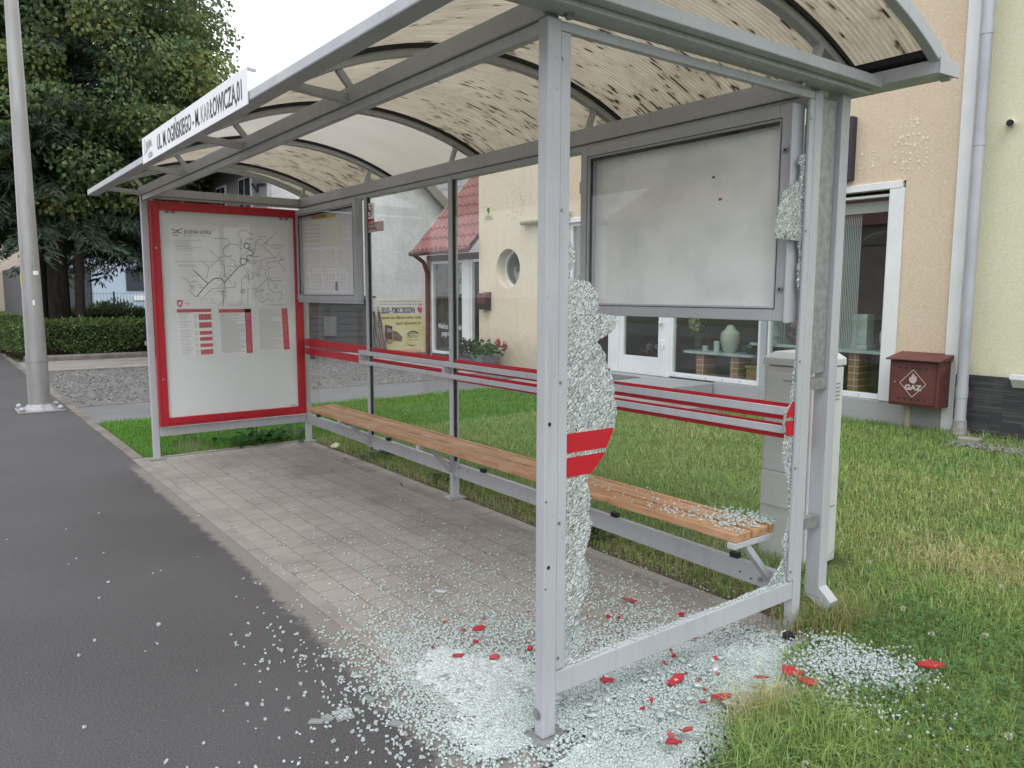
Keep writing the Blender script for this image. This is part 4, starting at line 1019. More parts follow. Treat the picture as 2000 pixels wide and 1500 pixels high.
MB().add([(-4.87,6.85,1.40),(-4.59,6.85,1.40),(-4.59,6.999,1.40),(-4.87,6.999,1.40),(-4.87,6.88,1.47),(-4.59,6.88,1.47),(-4.59,6.999,1.50),(-4.87,6.999,1.50)], [(3,2,1,0),(4,5,6,7),(0,1,5,4),(1,2,6,5),(2,3,7,6),(3,0,4,7)]).build('lid', MT['brown'], mb, bevel=.004)
MB().box(-4.80, -4.70, 6.89, 6.96, 1.478, 1.486).build('label_sticker', MT['paper'], mb)
MB().box(-4.85, -4.61, 6.852, 6.859, 1.28, 1.392).build('flap', MT['brown'], mb, bevel=.003)
lg = thing('wall_vent', 'short beige ledge sticking out of the cream wall by the post', 'ledge', (-3.3, 6.9, 2.7))
MB().tube((-3.58, 6.93, 2.71), (-2.9, 6.93, 2.71), .05, n=12).build('body', plaster('ledge_beige', (.45,.40,.30)), lg, smooth=True, auto=True)
wl = thing('white_wall_lamp', 'small round white lamp on the peach wall behind the broken glass', 'lamp', (-2.3, 6.9, 2.72))
MB().ball((-2.36, 6.93, 2.78), .05, 8).tube((-2.36, 6.93, 2.74), (-2.36, 6.999, 2.68), .02, n=8).build('body', MT['zinc'], wl, smooth=True)
# doormats
for nm_, (u0, v0), c, lb in (('door_mat', (-.95, 6.45), .264, 'dark doormat lying on granite step before the white door'), ('door_mat', (-3.0, 5.95), .117, 'grey rubber mat on the terrace left of the granite step')):
    tag(MB().box(u0-.5, u0+.5, v0-.25, v0+.25, c, c+.008).build(nm_, flat('mat_grey', (.12,.12,.12), .9)), lb, 'doormat')

# ================================================================== SHOP GOODS
def shelf(name, x0, x1, z, piers, lb):
    t = thing(name, lb, 'display shelf', ((x0+x1)/2, 7.4, .1))
    n = 10; y0 = 7.17
    ed = [(x0+.08, y0), (x1-.08, y0)]+[(x1-.08+.08*math.sin(k*.157), y0+.08-.08*math.cos(k*.157)) for k in range(1, n)]+[(x1, 7.6), (x0, 7.6), (x0, y0+.08)]
    MB().prism(ed, 2, z-.035, z).build('slab', MT['marble'], t, bevel=.004)
    for px0 in piers: MB().box(px0, px0+.13, 7.22, 7.5, .1, z-.036).build('pier', MT['brick'], t)
    return t
shelf('display_shelf', -.14, 1.10, .665, (.13, .72), 'left marble shelf on two brick piers behind the shop glass')
shelf('display_shelf', 1.0, 1.95, .835, (1.55,), 'raised middle marble shelf behind the shop glass')
shelf('display_shelf', 2.0, 2.92, .82, (2.42,), 'right marble shelf on brick pier in the narrow shop window')
def urn(name, lb, prof, c, mat, lid=None, cat='urn'):
    t = thing(name, lb, cat, c); MB().lathe(prof, c, 26).build('body', mat, t, smooth=True, auto=True)
    if lid: MB().lathe(lid, c, 26).build('lid', mat, t, smooth=True, auto=True)
    return t
CEL = M('celadon_glaze', (.50,.53,.42), .35, 0, (.42,.44,.33), 5)
urn('urn', 'pale green grey urn with domed lid on left marble shelf', [(.07,0),(.10,.04),(.135,.18),(.13,.27),(.07,.325)], (.60, 7.36, .665), CEL, [(.072,.326),(.06,.35),(.05,.37),(.02,.385),(.001,.387)])
urn('vase', 'pale turquoise waisted marble vase on the raised shelf', [(.085,0),(.085,.02),(.065,.03),(.10,.10),(.075,.22),(.085,.28),(.10,.30),(.09,.30),(.05,.28)], (1.26, 7.34, .835), M('turquoise_marble', (.48,.60,.58), .3, 0, (.40,.52,.50), 8), None, 'vase')
urn('urn', 'dark mottled brown urn on raised shelf beside the mullion', [(.06,0),(.12,.05),(.165,.14),(.15,.24),(.10,.31),(.09,.33),(.10,.345),(.001,.35)], (1.66, 7.34, .835), M('dark_mottled_glaze', (.06,.03,.035), .25, 0, (.22,.18,.18), 12))
urn('urn', 'squat dark green urn on the left marble shelf', [(.08,0),(.15,.03),(.19,.09),(.17,.14),(.11,.175),(.12,.19),(.001,.20)], (.98, 7.42, .665), M('dark_green_glaze', (.02,.035,.03), .2, 0, (.05,.08,.06), 10))
urn('urn', 'cream urn with brown brush drawing in the narrow right window', [(.06,0),(.10,.04),(.125,.14),(.12,.22),(.075,.27),(.08,.30),(.095,.31),(.001,.315)], (2.86, 7.33, .82), M('cream_brush_glaze', (.58,.54,.44), .35, 0, (.22,.17,.12), 9, lo=.55, hi=.62))
su = thing('stone_urn', 'square white marble urn with stepped foot in the right window', 'urn', (2.5, 7.36, .82))
MB().box(2.39, 2.61, 7.26, 7.48, .821, .88).build('foot', MT['marble'], su, bevel=.008)
MB().box(2.41, 2.59, 7.28, 7.46, .881, 1.24).build('body', MT['marble'], su, bevel=.006)
urn('urn', 'dark green urn standing on floor below the right shelf', [(.06,0),(.12,.06),(.13,.2),(.08,.30),(.09,.34),(.001,.35)], (2.84, 7.35, .1), bpy.data.materials['dark_green_glaze'])
for x, h, r, lb in ((.22, .075, .04, 'short grey green candle on left marble shelf'), (.42, .15, .042, 'taller grey green pillar candle beside the pale urn')):
    t = thing('candle', lb, 'candle', (x, 7.30, .666)); MB().lathe([(r,0),(r,h),(r*.8,h+.003),(.001,h-.004)], (x, 7.30, .666), 20).build('wax', M('grey_green_wax', (.45,.52,.48), .5), t, smooth=True, auto=True)
    MB().tube((x, 7.30, .666+h-.004), (x, 7.30, .666+h+.012), .002, n=6).build('wick', MT['ink'], t)
ac = thing('amber_box', 'dull amber crate on the shop floor beside the brick pier', 'crate', (1.1, 7.35, .1))
MB().box(.95, 1.27, 7.25, 7.5, .1, .48).build('body', M('amber_glaze', (.26,.16,.04), .5), ac, bevel=.02); MB().box(.94, 1.28, 7.24, 7.51, .481, .52).build('lid', M('amber_lid', (.30,.20,.06), .5), ac, bevel=.01)
def flowers(name, lb, c, spread, n, colr, leafcol, pet=.05, vase=None, group=None, cat='flowers', seed=1):
    rr = np.random.default_rng(seed); t = thing(name, lb, cat, c)
    V, F, C, tri = [], [], [], 0
    def leaf(p, d, L, wd, colr):
        d = d/np.linalg.norm(d); s = np.cross(d, rr.normal(size=3)); s /= np.linalg.norm(s); o = len(V)
        V.extend([p, p+d*L*.55+s*wd, p+d*L, p+d*L*.55-s*wd]); F.append((o, o+1, o+2, o+3)); C.extend([colr]*4)
    for k in range(n*14):
        p = np.array(c)+rr.normal(size=3)*np.array(spread)*.8; leaf(p, rr.normal(size=3)+(0,0,.4), rr.uniform(.05,.1), rr.uniform(.012,.025), np.array(leafcol)*rr.uniform(.6,1.4))
    if len(V): npmesh('foliage', np.array(V), [np.array(F)], MT['leaf'], np.array(C), t)
    for k in range(n):
        V2, F2, C2 = [], [], []
        p = np.array(c)+rr.uniform(-1,1,size=3)*np.array(spread)+np.array((0,-spread[1]*.3,spread[2]*.5)); up = rr.normal(size=3)*.5+(0,-.6,.6)
        for q in range(14):
            d = up*rr.uniform(.2,.9)+rr.normal(size=3)*.7; d /= np.linalg.norm(d); s = np.cross(d, rr.normal(size=3)); s /= np.linalg.norm(s); o = len(V2)
            L = pet*rr.uniform(.7,1.2); V2 += [p, p+d*L*.6+s*L*.4, p+d*L, p+d*L*.6-s*L*.4]; F2.append((o,o+1,o+2,o+3)); C2 += [np.array(colr[k % len(colr)])*rr.uniform(.75,1.15)]*4
        npmesh('flower', np.array(V2), [np.array(F2)], MT['leaf'], np.array(C2), t)
    return t
fb_ = flowers('lily_bouquet', 'pale yellow lilies in a glass vase on left marble shelf', (.07, 7.34, .99), (.11,.07,.06), 7, [(.62,.55,.34),(.66,.60,.42)], (.10,.13,.06), .09, seed=3)
MB().lathe([(.05,0),(.05,.02),(.075,.24),(.07,.24),(.045,.02)], (.07, 7.34, .666), 18).build('vase', MT['glass_c'], fb_, smooth=True)
flowers('flower_arrangement', 'dusty pink silk roses low behind the white door glass', (-.62, 7.30, .62), (.20,.08,.05), 7, [(.42,.26,.28),(.48,.33,.33),(.36,.30,.22)], (.09,.09,.05), .06, seed=4)
flowers('orchid', 'single pale pink orchid stem behind door glass', (-.50, 7.45, .95), (.06,.04,.07), 3, [(.66,.58,.62)], (.05,.07,.03), .06, seed=5)
flowers('hanging_flowers', 'small beige bouquet higher behind the door glass', (-.58, 7.4, 1.22), (.10,.06,.03), 3, [(.45,.36,.22)], (.06,.05,.03), .06, seed=6)
# planter with geraniums
plo = at(938, 700, 1, 6.75)
pl = thing('flower_planter', 'grey planter with dark leafy plants and red pink geraniums by cream wall', 'planter', (-4.5, 6.72, .115))
MB().add([(-5.02,6.56,.116),(-4.28,6.56,.116),(-4.28,6.86,.116),(-5.02,6.86,.116),(-5.10,6.5,.34),(-4.20,6.5,.34),(-4.20,6.92,.34),(-5.10,6.92,.34)], [(3,2,1,0),(4,5,6,7),(0,1,5,4),(1,2,6,5),(2,3,7,6),(3,0,4,7)]).build('box', M('grey_planter', (.16,.18,.20), .7, 0, (.24,.26,.28), 8), pl, bevel=.01)
V, F, C = [], [], []; rr = np.random.default_rng(11)
for k in range(900):
    p = np.array((rr.uniform(-5.28,-4.0), rr.uniform(6.42,6.92), rr.uniform(.22,.52))); p[2] += (.10 if p[0] < -4.5 else .06)*rr.random()
    if p[0] > -4.35 and p[2] < .36: continue
    d = rr.normal(size=3)+(0,-.5,.5); d /= np.linalg.norm(d); s = np.cross(d, rr.normal(size=3)); s /= np.linalg.norm(s); o = len(V); L = rr.uniform(.04,.08)
    V += [p, p+d*L*.5+s*L*.45, p+d*L, p+d*L*.5-s*L*.45]; F.append((o,o+1,o+2,o+3)); C += [np.array((.05,.10,.025) if p[0] > -4.5 else (.055,.065,.025))*rr.uniform(.6,1.7)]*4
npmesh('foliage', np.array(V), [np.array(F)], MT['leaf'], np.array(C), pl)
for k, (u, v, c) in enumerate(((972,664,(.62,.26,.27)),(973,669,(.60,.20,.22)),(972,671,(.50,.06,.09)),(986,676,(.55,.12,.14)),(987,679,(.50,.08,.10)),(985,671,(.55,.3,.3)))):
    p = at(u, v, 1, 6.68); V, F, C = [], [], []
    for q in range(40):
        d = rr.normal(size=3); d /= np.linalg.norm(d); s = np.cross(d, rr.normal(size=3)); s /= np.linalg.norm(s); o = len(V); a = p+d*.035
        V += [a-d*.012, a+s*.018, a+d*.014, a-s*.018]; F.append((o,o+1,o+2,o+3)); C += [np.array(c)*rr.uniform(.7,1.2)]*4
    npmesh('geranium', np.array(V), [np.array(F)], MT['leaf'], np.array(C), pl)

# ================================================================== TILED ANNEX
an = thing('tiled_annex', 'low glazed shop annex under a steep red tiled roof', 'building', (-6, 8, 0))
EX0, EX1, EY, EZ, SL = -7.13, -5.0, 6.80, 2.34, 1.108
b = MB()
rows = 12; dy = .21
for r in range(rows):
    y0 = EY+r*dy; z0 = EZ+r*dy*SL+.012; y1 = y0+dy+.03; z1 = EZ+(r*dy+dy+.03)*SL-.028; x = EX0
    ncol = 12; wv = (EX1-EX0-.012)/ncol
    for k in range(ncol*4+1):
        xx = EX0+wv*k/4; hh = .050*abs(math.cos(math.pi*k/4)) if k % 4 else .058
        b.v += [(xx, y0, z0+hh), (xx, y1, z1+hh), (xx, y0, z0-.02)]
    o = len(b.v)-3*(ncol*4+1)
    for k in range(ncol*4): i = o+3*k; b.f += [(i, i+3, i+4, i+1), (i, i+2, i+5, i+3)]
b.mi = [0]*len(b.f)
b.build('roof_tiles', MT['tile'], an)
L_ = rows*dy
MB().prism([(EY, EZ-.06), (EY+L_, EZ+L_*SL-.06), (EY+L_, EZ+L_*SL-.012), (EY, EZ-.012)], 0, EX0+.01, EX1-.012).build('roof_deck', MT['bark'], an)
MB().prism([(EY-.02, EZ-.10), (EY+L_, EZ+L_*SL-.08), (EY+L_, EZ+L_*SL+.045), (EY-.02, EZ+.045)], 0, EX0-.05, EX0+.008).build('verge_board', MT['concrete_l'], an)
b = MB().tube((EX0-.06, EY-.05, EZ-.045), (EX1-.02, EY-.05, EZ-.045), .05, n=12); b.build('gutter', MT['pipe_brown'], an, smooth=True, auto=True)
b = MB().path([(EX0+.08, EY-.05, EZ-.06), (EX0+.1, 6.98, 2.12), (EX0+.1, 7.06, 1.9), (EX0+.1, 7.06, .12)], [.045]*4, 12); b.build('rain_pipe', MT['pipe_brown'], an, smooth=True, auto=True)
MB().box(-7.12, -6.93, 7.10, 9.3, .0, 2.26).build('corner_wall', plaster('peeling_brown_plaster', (.26,.15,.13), (.55,.53,.5), 1.0, 40), an)
MB().box(-7.1, -5.0, 7.12, 7.3, 2.14, 2.27).box(-6.93, -5.0, 7.12, 7.3, -.05, .20).build('front_wall', M('annex_brown', (.14,.07,.065), .8), an)
def awin(x0, x1, z0, z1, w):
    f = frame_rect(x0, x1, z0, z1, w, 7.10, 7.18, 'window', MT['white'], an)
    MB().box(x0+w, x1-w, 7.138, 7.144, z0+w, z1-w).build('pane', MT['glass_w'], f); return f
f1 = awin(-6.925, -5.70, .205, 2.135, .055)
MB().box(-5.69, -5.46, 7.08, 7.2, .205, 2.135).build('door_post', MT['white'], an, bevel=.005)
awin(-5.45, -5.01, .205, 2.135, .05)
WL = flat('white_vinyl', (.66,.67,.67), .6)
for s, u, v, sz in (('Wieńce i wiązanki', 856, 641, .15), ('pogrzebowe', 863, 655, .15)):
    p = at(u, v, 1, 7.137); text('lettering', s, sz, WL, f1, (p[0], 7.1365, p[2]), (1,0,0), (0,0,1), .8, bold=.002)
b = MB(); b.box(-6.92, -5.0, 9.2, 9.25, .1, 2.2); b.box(-6.92, -5.0, 7.3, 9.2, .08, .1); b.box(-6.92, -5.0, 7.3, 9.2, 2.15, 2.2)
b.build('room', M('annex_room', (.20,.235,.225), .8, 0, (.12,.14,.14), .8), an)
flowers('wreath', 'autumn coloured wreath of flowers hanging in the annex window', (-6.42, 7.35, 1.62), (.14,.05,.14), 9, [(.38,.25,.14),(.45,.32,.2),(.30,.12,.10)], (.08,.08,.04), .09, seed=8)
flowers('leaf_garland', 'green leaf garland hanging below wreath in annex window', (-6.35, 7.35, 1.20), (.07,.05,.22), 1, [(.1,.2,.05)], (.06,.13,.045), .06, seed=9)
flowers('dark_wreath', 'dark dried wreath standing in annex door glass', (-5.22, 7.4, .85), (.13,.06,.4), 5, [(.10,.10,.10),(.2,.18,.16)], (.04,.045,.04), .08, seed=10)
flowers('orange_bouquet', 'small orange bouquet low in the annex window', (-5.82, 7.3, .42), (.06,.05,.07), 4, [(.55,.25,.05),(.5,.35,.2)], (.06,.08,.03), .07, seed=12)

# ================================================================== BUILDINGS BEHIND
wh = thing('white_house', 'old house with stained white gable wall and dark grey plastered front', 'building', (-13, 7, 0))
XW = -9.62
gable = [(4.7,-.05),(9.35,-.05),(9.35,3.42),(7.0,5.50),(4.7,3.98)]
MB().prism(gable, 0, XW-.3, XW).build('gable_wall', MT['white_wall'], wh)
MB().box(-17, XW-.303, 4.7, 5.0, -.05, 4.55).build('front_wall', MT['grey_wall'], wh)
b = MB(); b.bar((XW+.12, 9.55, 3.28), (XW+.12, 6.98, 5.56), .22, .14, (1,0,0)); b.build('verge_board', M('grey_verge', (.24,.22,.20), .8), wh)
b = MB(); b.prism([(4.15,4.28),(7.0,5.62),(9.6,3.32),(9.6,3.44),(7.0,5.76),(4.15,4.44)], 0, -17.2, XW-.01); b.build('roof', M('dark_roof', (.07,.055,.05), .8), wh)
for x0, x1, z0, z1 in ((-11.75,-10.85,3.25,4.18), (-13.5,-12.75,3.3,4.15)):
    f = MB().box(x0, x1, 4.66, 4.6985, z0, z1).build('window', MT['white'], wh)
    MB().box(x0+.06, (x0+x1)/2-.03, 4.652, 4.6585, z0+.06, z1-.06).box((x0+x1)/2+.03, x1-.06, 4.652, 4.6585, z0+.06, z1-.06).build('pane', flat('dark_window_pane', (.04,.045,.05), .1), f)
b = MB().path([(-10.75,4.66,3.95),(-10.45,4.66,3.75),(-10.4,4.66,3.9),(-9.9,4.66,3.86)], [.025]*4, 6); b.build('cable', MT['ink'], wh)
wh2 = thing('far_white_house', 'pale white sided house further back above the tiled roof', 'building', (-14, 17, 0))
MB().box(-20, -11, 14, 20, 0, 6.4).build('wall', MT['white_wall'], wh2)
b = MB()
for z in np.arange(4.2, 6.4, .35): b.box(-20, -10.99, 13.985, 13.999, z, z+.03)
b.build('board_line', MT['ink_l'], wh2)
MB().prism([(13.6,6.35),(17,9.2),(20.4,6.35)], 0, -20.3, -10.7).build('roof', bpy.data.materials['dark_roof'], wh2)
bn = thing('roadside_banner', 'yellowed advertising banner with truck picture on the white gable wall', 'banner', (XW, 8, 0))
BX = XW+.012
def BP(u, v): p = at(u, v, 0, BX); return p[1], p[2]
cb = [BP(735,584), BP(828,583), BP(830,692), BP(740,692)]
MB().prism(cb, 0, XW+.002, BX-.002).build('sheet', M('yellow_banner', (.62,.57,.26), .6, 0, (.66,.62,.40), 2.5), bn)
def bquad(nm_, pts, mat, x=BX): return MB().prism([BP(*p) for p in pts], 0, x-.0015, x).build(nm_, mat, bn)
bquad('white_field', ((738,586),(826,585),(827,613),(739,613)), flat('banner_white', (.62,.62,.58), .6))
b = MB()
for k in range(18):
    u = 741+k*4.6
    for v in (587, 593): b.prism([BP(u, v+3), BP(u+1.5, v+3), BP(u+2.8, v), BP(u+1.3, v)], 0, BX+.0005, BX+.0015)
for k in range(18): v = 600+k*5.0; b.prism([BP(737.5, v+3), BP(740.5, v+1.8), BP(740.5, v-.6), BP(737.5, v+.6)], 0, BX+.0005, BX+.0015)
b.build('hazard_stripe', MT['ink'], bn)
def btxt(s, u, v, u2, sz, mat, bold=.003):
    y0, z0 = BP(u, v); y1, _ = BP(u2, v)
    o = text('lettering', s, sz, mat, bn, (0,0,0), (0,1,0), (0,0,1), 1, bold=bold)
    xs = [v_.co.y for v_ in o.data.vertices]; k = (y1-y0)/(max(xs)-min(xs))
    for v_ in o.data.vertices: v_.co.y = y0+(v_.co.y-min(xs))*k; v_.co.z += z0; v_.co.x += BX+.001
btxt('USŁUGI - POMOC DROGOWA', 744, 612, 811, .20, MT['ink'], .008)
BO = flat('olive_print', (.20,.18,.06), .6)
btxt('osobowe  busy  ciężarowe  autobusy  naczepy', 745, 623, 823, .10, BO)
btxt('koparki  niskopodwozia  itp.', 773, 634, 822, .10, BO)
BR = flat('brown_print', (.12,.05,.05), .6)
btxt('AUTO', 796, 660, 815, .19, BR, .0)
btxt('pomoc drogowa', 797, 665, 818, .05, BO, 0)
btxt('TEL. 600 000', 764, 687, 824, .13, MT['ink_p']) if False else None
b = MB()
for k in range(16):
    t0, t1 = math.pi*(.05+.9*k/16), math.pi*(.05+.9*(k+1)/16); wv = 2.4*math.sin(t0)
    b.prism([BP(807+14*math.cos(t0), 659-13*math.sin(t0)), BP(807+14*math.cos(t1), 659-13*math.sin(t1)), BP(807+14*math.cos(t1), 659-13*math.sin(t1)+wv), BP(807+14*math.cos(t0), 659-13*math.sin(t0)+wv)], 0, BX, BX+.001)
b.build('swoosh', MT['ink'], bn)
b = MB()
for k in range(12):
    t0, t1 = math.pi*(1.15+.55*k/12), math.pi*(1.15+.55*(k+1)/12); wv = 2.0*math.sin(math.pi*k/12+.1)
    b.prism([BP(806+15*math.cos(t0), 660-14*math.sin(t0)), BP(806+15*math.cos(t1), 660-14*math.sin(t1)), BP(806+15*math.cos(t1), 660-14*math.sin(t1)+wv), BP(806+15*math.cos(t0), 660-14*math.sin(t0)+wv)], 0, BX, BX+.001)
b.build('swoosh', BR, bn)
bquad('truck_picture', ((752,634),(766,637),(767,668),(760,672),(751,668)), BR, BX+.001)
bquad('truck_picture', ((767,645),(776,648),(786,658),(785,667),(768,666)), flat('grey_print', (.17,.15,.10), .6), BX+.001)
bquad('truck_window', ((756,640),(764,642),(765,650),(756,649)), MT['ink_g'], BX+.002)
bquad('truck_window', ((755,662),(766,663),(766,671),(756,672)), flat('tan_print', (.40,.28,.12), .6), BX+.002)
bquad('red_spot', ((814,602),(818,594),(824,592),(824,612),(818,610)), MT['ink_r'], BX+.001)
text('lettering', '24H', .12, MT['paper'], bn, (BX+.0015, BP(815,601)[0], BP(815,601)[1]), (0,1,0), (0,0,1), .7)
b = MB()
for k in range(9): b.prism([BP(772+k*5.7, 691), BP(776+k*5.7, 691), BP(776+k*5.7, 683), BP(772+k*5.7, 683)], 0, BX, BX+.001)
b.build('phone_number', MT['ink_p'], bn)
shd = thing('timber_shed', 'low dark boarded shed against the white gable wall', 'shed', (-9.3, 5.8, 0))
DB = M('weathered_dark_boards', (.075,.08,.085), .85, 0, (.045,.048,.05), 8, stretch=(1,.3,6))
b = MB()
for k in range(9): b.box(-9.25-.004*k, -9.22-.004*k, 4.75, 6.85, .02+k*.148, .02+k*.148+.14)
b.box(-9.6, -9.30, 4.8, 6.8, 0, 1.34); b.build('wall', DB, shd)
MB().box(-9.60, -9.12, 4.70, 6.92, 1.36, 1.40).build('roof', M('dark_felt', (.04,.04,.042), .8), shd)
MB().box(-9.217, -9.20, 5.65, 5.95, .5, .95).build('hatch', M('pale_board', (.13,.14,.14), .8), shd)
t = thing('plank_stack', 'leaning bundle of weathered reddish planks beside the dark shed', 'planks', (-9.2, 7.0, 0))
rr = random.Random(2)
for k in range(5): x = 6.93+k*.06; MB().bar((-9.1+rr.uniform(-.05,.05), x, 0.01), (-9.45, x+rr.uniform(-.05,.05), rr.uniform(.7,1.15)), .08, .03, (0,1,0)).build('plank', M('weathered_plank', (.14,.10,.095), .9, 0, (.22,.2,.19), 6), t)

# car hidden mostly behind the poster case
car = thing('parked_car', 'dark parked car mostly hidden behind the red poster case', 'car', (-10.3, 3.35, 0))
CP = M('dark_car_paint', (.035,.037,.042), .25, .3)
prof = [(-12.42,.42),(-12.40,.75),(-12.32,.95),(-11.95,1.36),(-11.5,1.46),(-10.3,1.45),(-9.5,1.0),(-8.5,.88),(-8.28,.7),(-8.25,.35),(-12.38,.32)]
b = MB(); b.prism(prof, 1, 2.55, 4.2); b.build('body', CP, car, bevel=.05)
for y in (2.545, 4.205):
    MB().prism([(-12.0,.98),(-11.75,1.30),(-11.45,1.38),(-10.4,1.36),(-9.75,1.0)], 1, y-.003, y+.003).build('side_window', flat('car_glass', (.02,.022,.025), .08), car)
    for x in (-11.6, -9.05):
        wv = MB().tube((x, y-.06, .31), (x, y+.06, .31), .31, n=28).build('wheel', MT['black'], car, smooth=True, auto=True)
        MB().tube((x, y-.064, .31), (x, y+.064, .31), .19, n=20).build('rim', MT['galv'], wv, smooth=True, auto=True)
MB().box(-12.50, -12.30, 2.56, 4.19, .22, .34).build('bumper', flat('pale_bumper', (.45,.46,.47), .5), car, bevel=.03)
MB().box(-12.445, -12.40, 2.62, 4.1, .42, .52).build('trim', MT['ink_l'], car); MB().box(-12.44, -12.38, 2.62, 2.78, .62, .80).build('tail_light', flat('red_lamp', (.06,.01,.01), .2), car)
MB().box(-12.43, -12.38, 4.0, 4.25, .62, .80).build('tail_light', bpy.data.materials['red_lamp'], car)

# ================================================================== STREET OBJECTS
lp = thing('lamp_post', 'tall grey tapered steel lamp post bolted on the asphalt pavement', 'lamp post', (-3.95, -.43, 0))
c = (-3.95, -.46)
MB().tube((*c, .03), (*c, .62), .122, .122, 16).tube((*c, .62), (*c, 9.2), .116, .032, 16).build('pole', MT['pole'], lp, smooth=True, auto=True)
MB().tube((*c, .612), (*c, .625), .1255, .1255, 16).tube((*c, 1.79), (*c, 1.795), .1055, .1055, 16).build('seam', MT['galv'], lp, smooth=True, auto=True)
fl = MB().box(c[0]-.25, c[0]+.25, c[1]-.25, c[1]+.25, .0015, .022).build('flange', MT['pole'], lp, bevel=.004)
MB().tube((*c, .0225), (*c, .09), .20, .123, 8).build('collar', MT['galv'], lp)
for dx, dy in ((-.205,-.205),(.205,-.205),(.205,.205),(-.205,.205)): MB().ball((c[0]+dx, c[1]+dy, .045), .035, 8).build('bolt_cap', MT['zinc'], fl, smooth=True)
MB().tube((c[0], c[1], 9.19), (c[0]+.2, c[1]-1.2, 9.6), .05, .045, 10).build('arm', MT['pole'], lp); MB().box(c[0]+.05, c[0]+.35, c[1]-1.8, c[1]-1.1, 9.55, 9.68).build('lamp_head', MT['metal'], lp, bevel=.03)
def wrap(nm_, a0, a1, z0, z1, mat, r):
    b = MB(); n = 6
    for k in range(n+1):
        t = rad(a0+(a1-a0)*k/n); b.v += [(c[0]+r*math.cos(t), c[1]+r*math.sin(t), z0), (c[0]+r*math.cos(t), c[1]+r*math.sin(t), z1)]
    b.f = [(2*k, 2*k+2, 2*k+3, 2*k+1) for k in range(n)]; b.mi = [0]*n
    return b.build(nm_, mat, lp)
wrap('yellow_sticker', 268, 292, 1.55, 1.70, MT['ink_y'], .1085); wrap('torn_sticker', 10, 45, 1.69, 1.74, MT['paper'], .1072); wrap('torn_sticker', -5, 8, 1.32, 1.38, MT['case_back'], .1112)
cc = thing('cable_cabinet', 'pale grey plastic utility cabinet standing in grass behind the downpipe', 'utility cabinet', (4.9, 2.35, 0))
MB().box(4.745, 5.045, 2.20, 2.50, -.02, 1.085).build('body', MT['cabinet'], cc, bevel=.008)
MB().add([(4.737,2.19,1.09),(5.053,2.19,1.09),(5.053,2.51,1.09),(4.737,2.51,1.09),(4.737,2.19,1.13),(5.053,2.19,1.13),(5.053,2.51,1.13),(4.737,2.51,1.13),(4.79,2.22,1.165),(5.01,2.22,1.165),(5.01,2.48,1.165),(4.79,2.48,1.165)],
   [(3,2,1,0),(0,1,5,4),(1,2,6,5),(2,3,7,6),(3,0,4,7),(4,5,9,8),(5,6,10,9),(6,7,11,10),(7,4,8,11),(8,9,10,11)]).build('lid', MT['cabinet'], cc, bevel=.006)
dr = MB().box(4.76, 5.03, 2.194, 2.1995, .50, 1.05).build('door', MT['cabinet'], cc, bevel=.003)
MB().box(4.87, 5.02, 2.19, 2.1935, 1.006, 1.014).box(5.0455, 5.049, 2.24, 2.47, .30, .306).build('seam', MT['ink_g'], cc)
b = MB()
for k in range(5): b.box(5.0455, 5.0485, 2.36, 2.46, .99-k*.022, .997-k*.022)
b.build('vent_slot', MT['ink_g'], cc)
tag(MB().box(4.755, 5.035, 2.188, 2.1935, .30, .492).build('plinth_panel', MT['cabinet'], cc, bevel=.003))

# ================================================================== FAR LEFT BACKGROUND
bh = thing('blue_house', 'pale blue rendered house with dark window far behind the trees', 'building', (-36, 8, 0))
MB().box(-42, -32, 4.6, 16, 0, 3.4).build('wall', MT['blue_wall'], bh); MB().box(-42.3, -31.7, 4.3, 16.3, 3.4, 3.6).build('roof', MT['grey_wall'], bh)
f = MB().box(-32, -31.96, 5.95, 6.75, 1.55, 2.55).build('window', flat('blind_grey', (.08,.09,.11), .5), bh); MB().box(-31.959, -31.95, 5.98, 6.72, 1.58, 2.52).build('pane', flat('dark_shutter', (.05,.06,.08), .4), f)
MB().box(-31.99, -31.94, 6.25, 6.75, 1.1, 1.3).build('notice', MT['paper'], bh)
gy = thing('grey_garage', 'dark grey panelled garage front left of the pale blue house', 'building', (-36, 3, 0))
MB().box(-42, -32.4, 1.9, 4.55, 0, 2.6).build('wall', M('dark_grey_panel', (.075,.08,.095), .7), gy)
b = MB()
for y in (2.6, 3.0, 3.5, 4.1): b.box(-32.39, -32.36, y, y+.05, 0, 2.4)
b.build('panel_joint', MT['ink_l'], gy)
oh = thing('orange_house', 'house with orange painted upper floor seen through the branches', 'building', (-44, 9, 0))
MB().box(-52, -44, 7, 14, 0, 7).build('wall', plaster('orange_plaster', (.60,.24,.07)), oh); MB().box(-52.3, -43.7, 6.7, 14.3, 7, 7.3).build('roof', MT['tile'], oh)
bg = thing('beige_house', 'low beige building beyond the shrubs at the left edge', 'building', (-45, -1, 0))
MB().box(-50, -42, -9, 3.5, 0, 4.6).build('wall', MT['beige_wall'], bg); MB().box(-50.3, -41.7, -9.3, 3.8, 4.6, 4.9).build('roof', MT['tile'], bg)
fe = thing('mesh_fence', 'thin dark wire mesh fence panels in front of blue house', 'fence', (-27, 4, 0))
b = MB()
for y in np.arange(2.0, 9.2, .12): b.box(-27.004, -26.996, y, y+.008, .05, 1.45)
for z in (.1, .5, .95, 1.43): b.box(-27.003, -26.997, 2.0, 9.2, z, z+.012)
b.build('mesh', MT['ink'], fe)
for y in (2.0, 4.5, 7.0): MB().box(-27.03, -26.97, y, y+.06, 0, 1.5).build('post', MT['ink'], fe)
up = thing('utility_pole', 'grey concrete utility pole with slotted openings beside the poster case', 'utility pole', (-21, 4.3, 0))
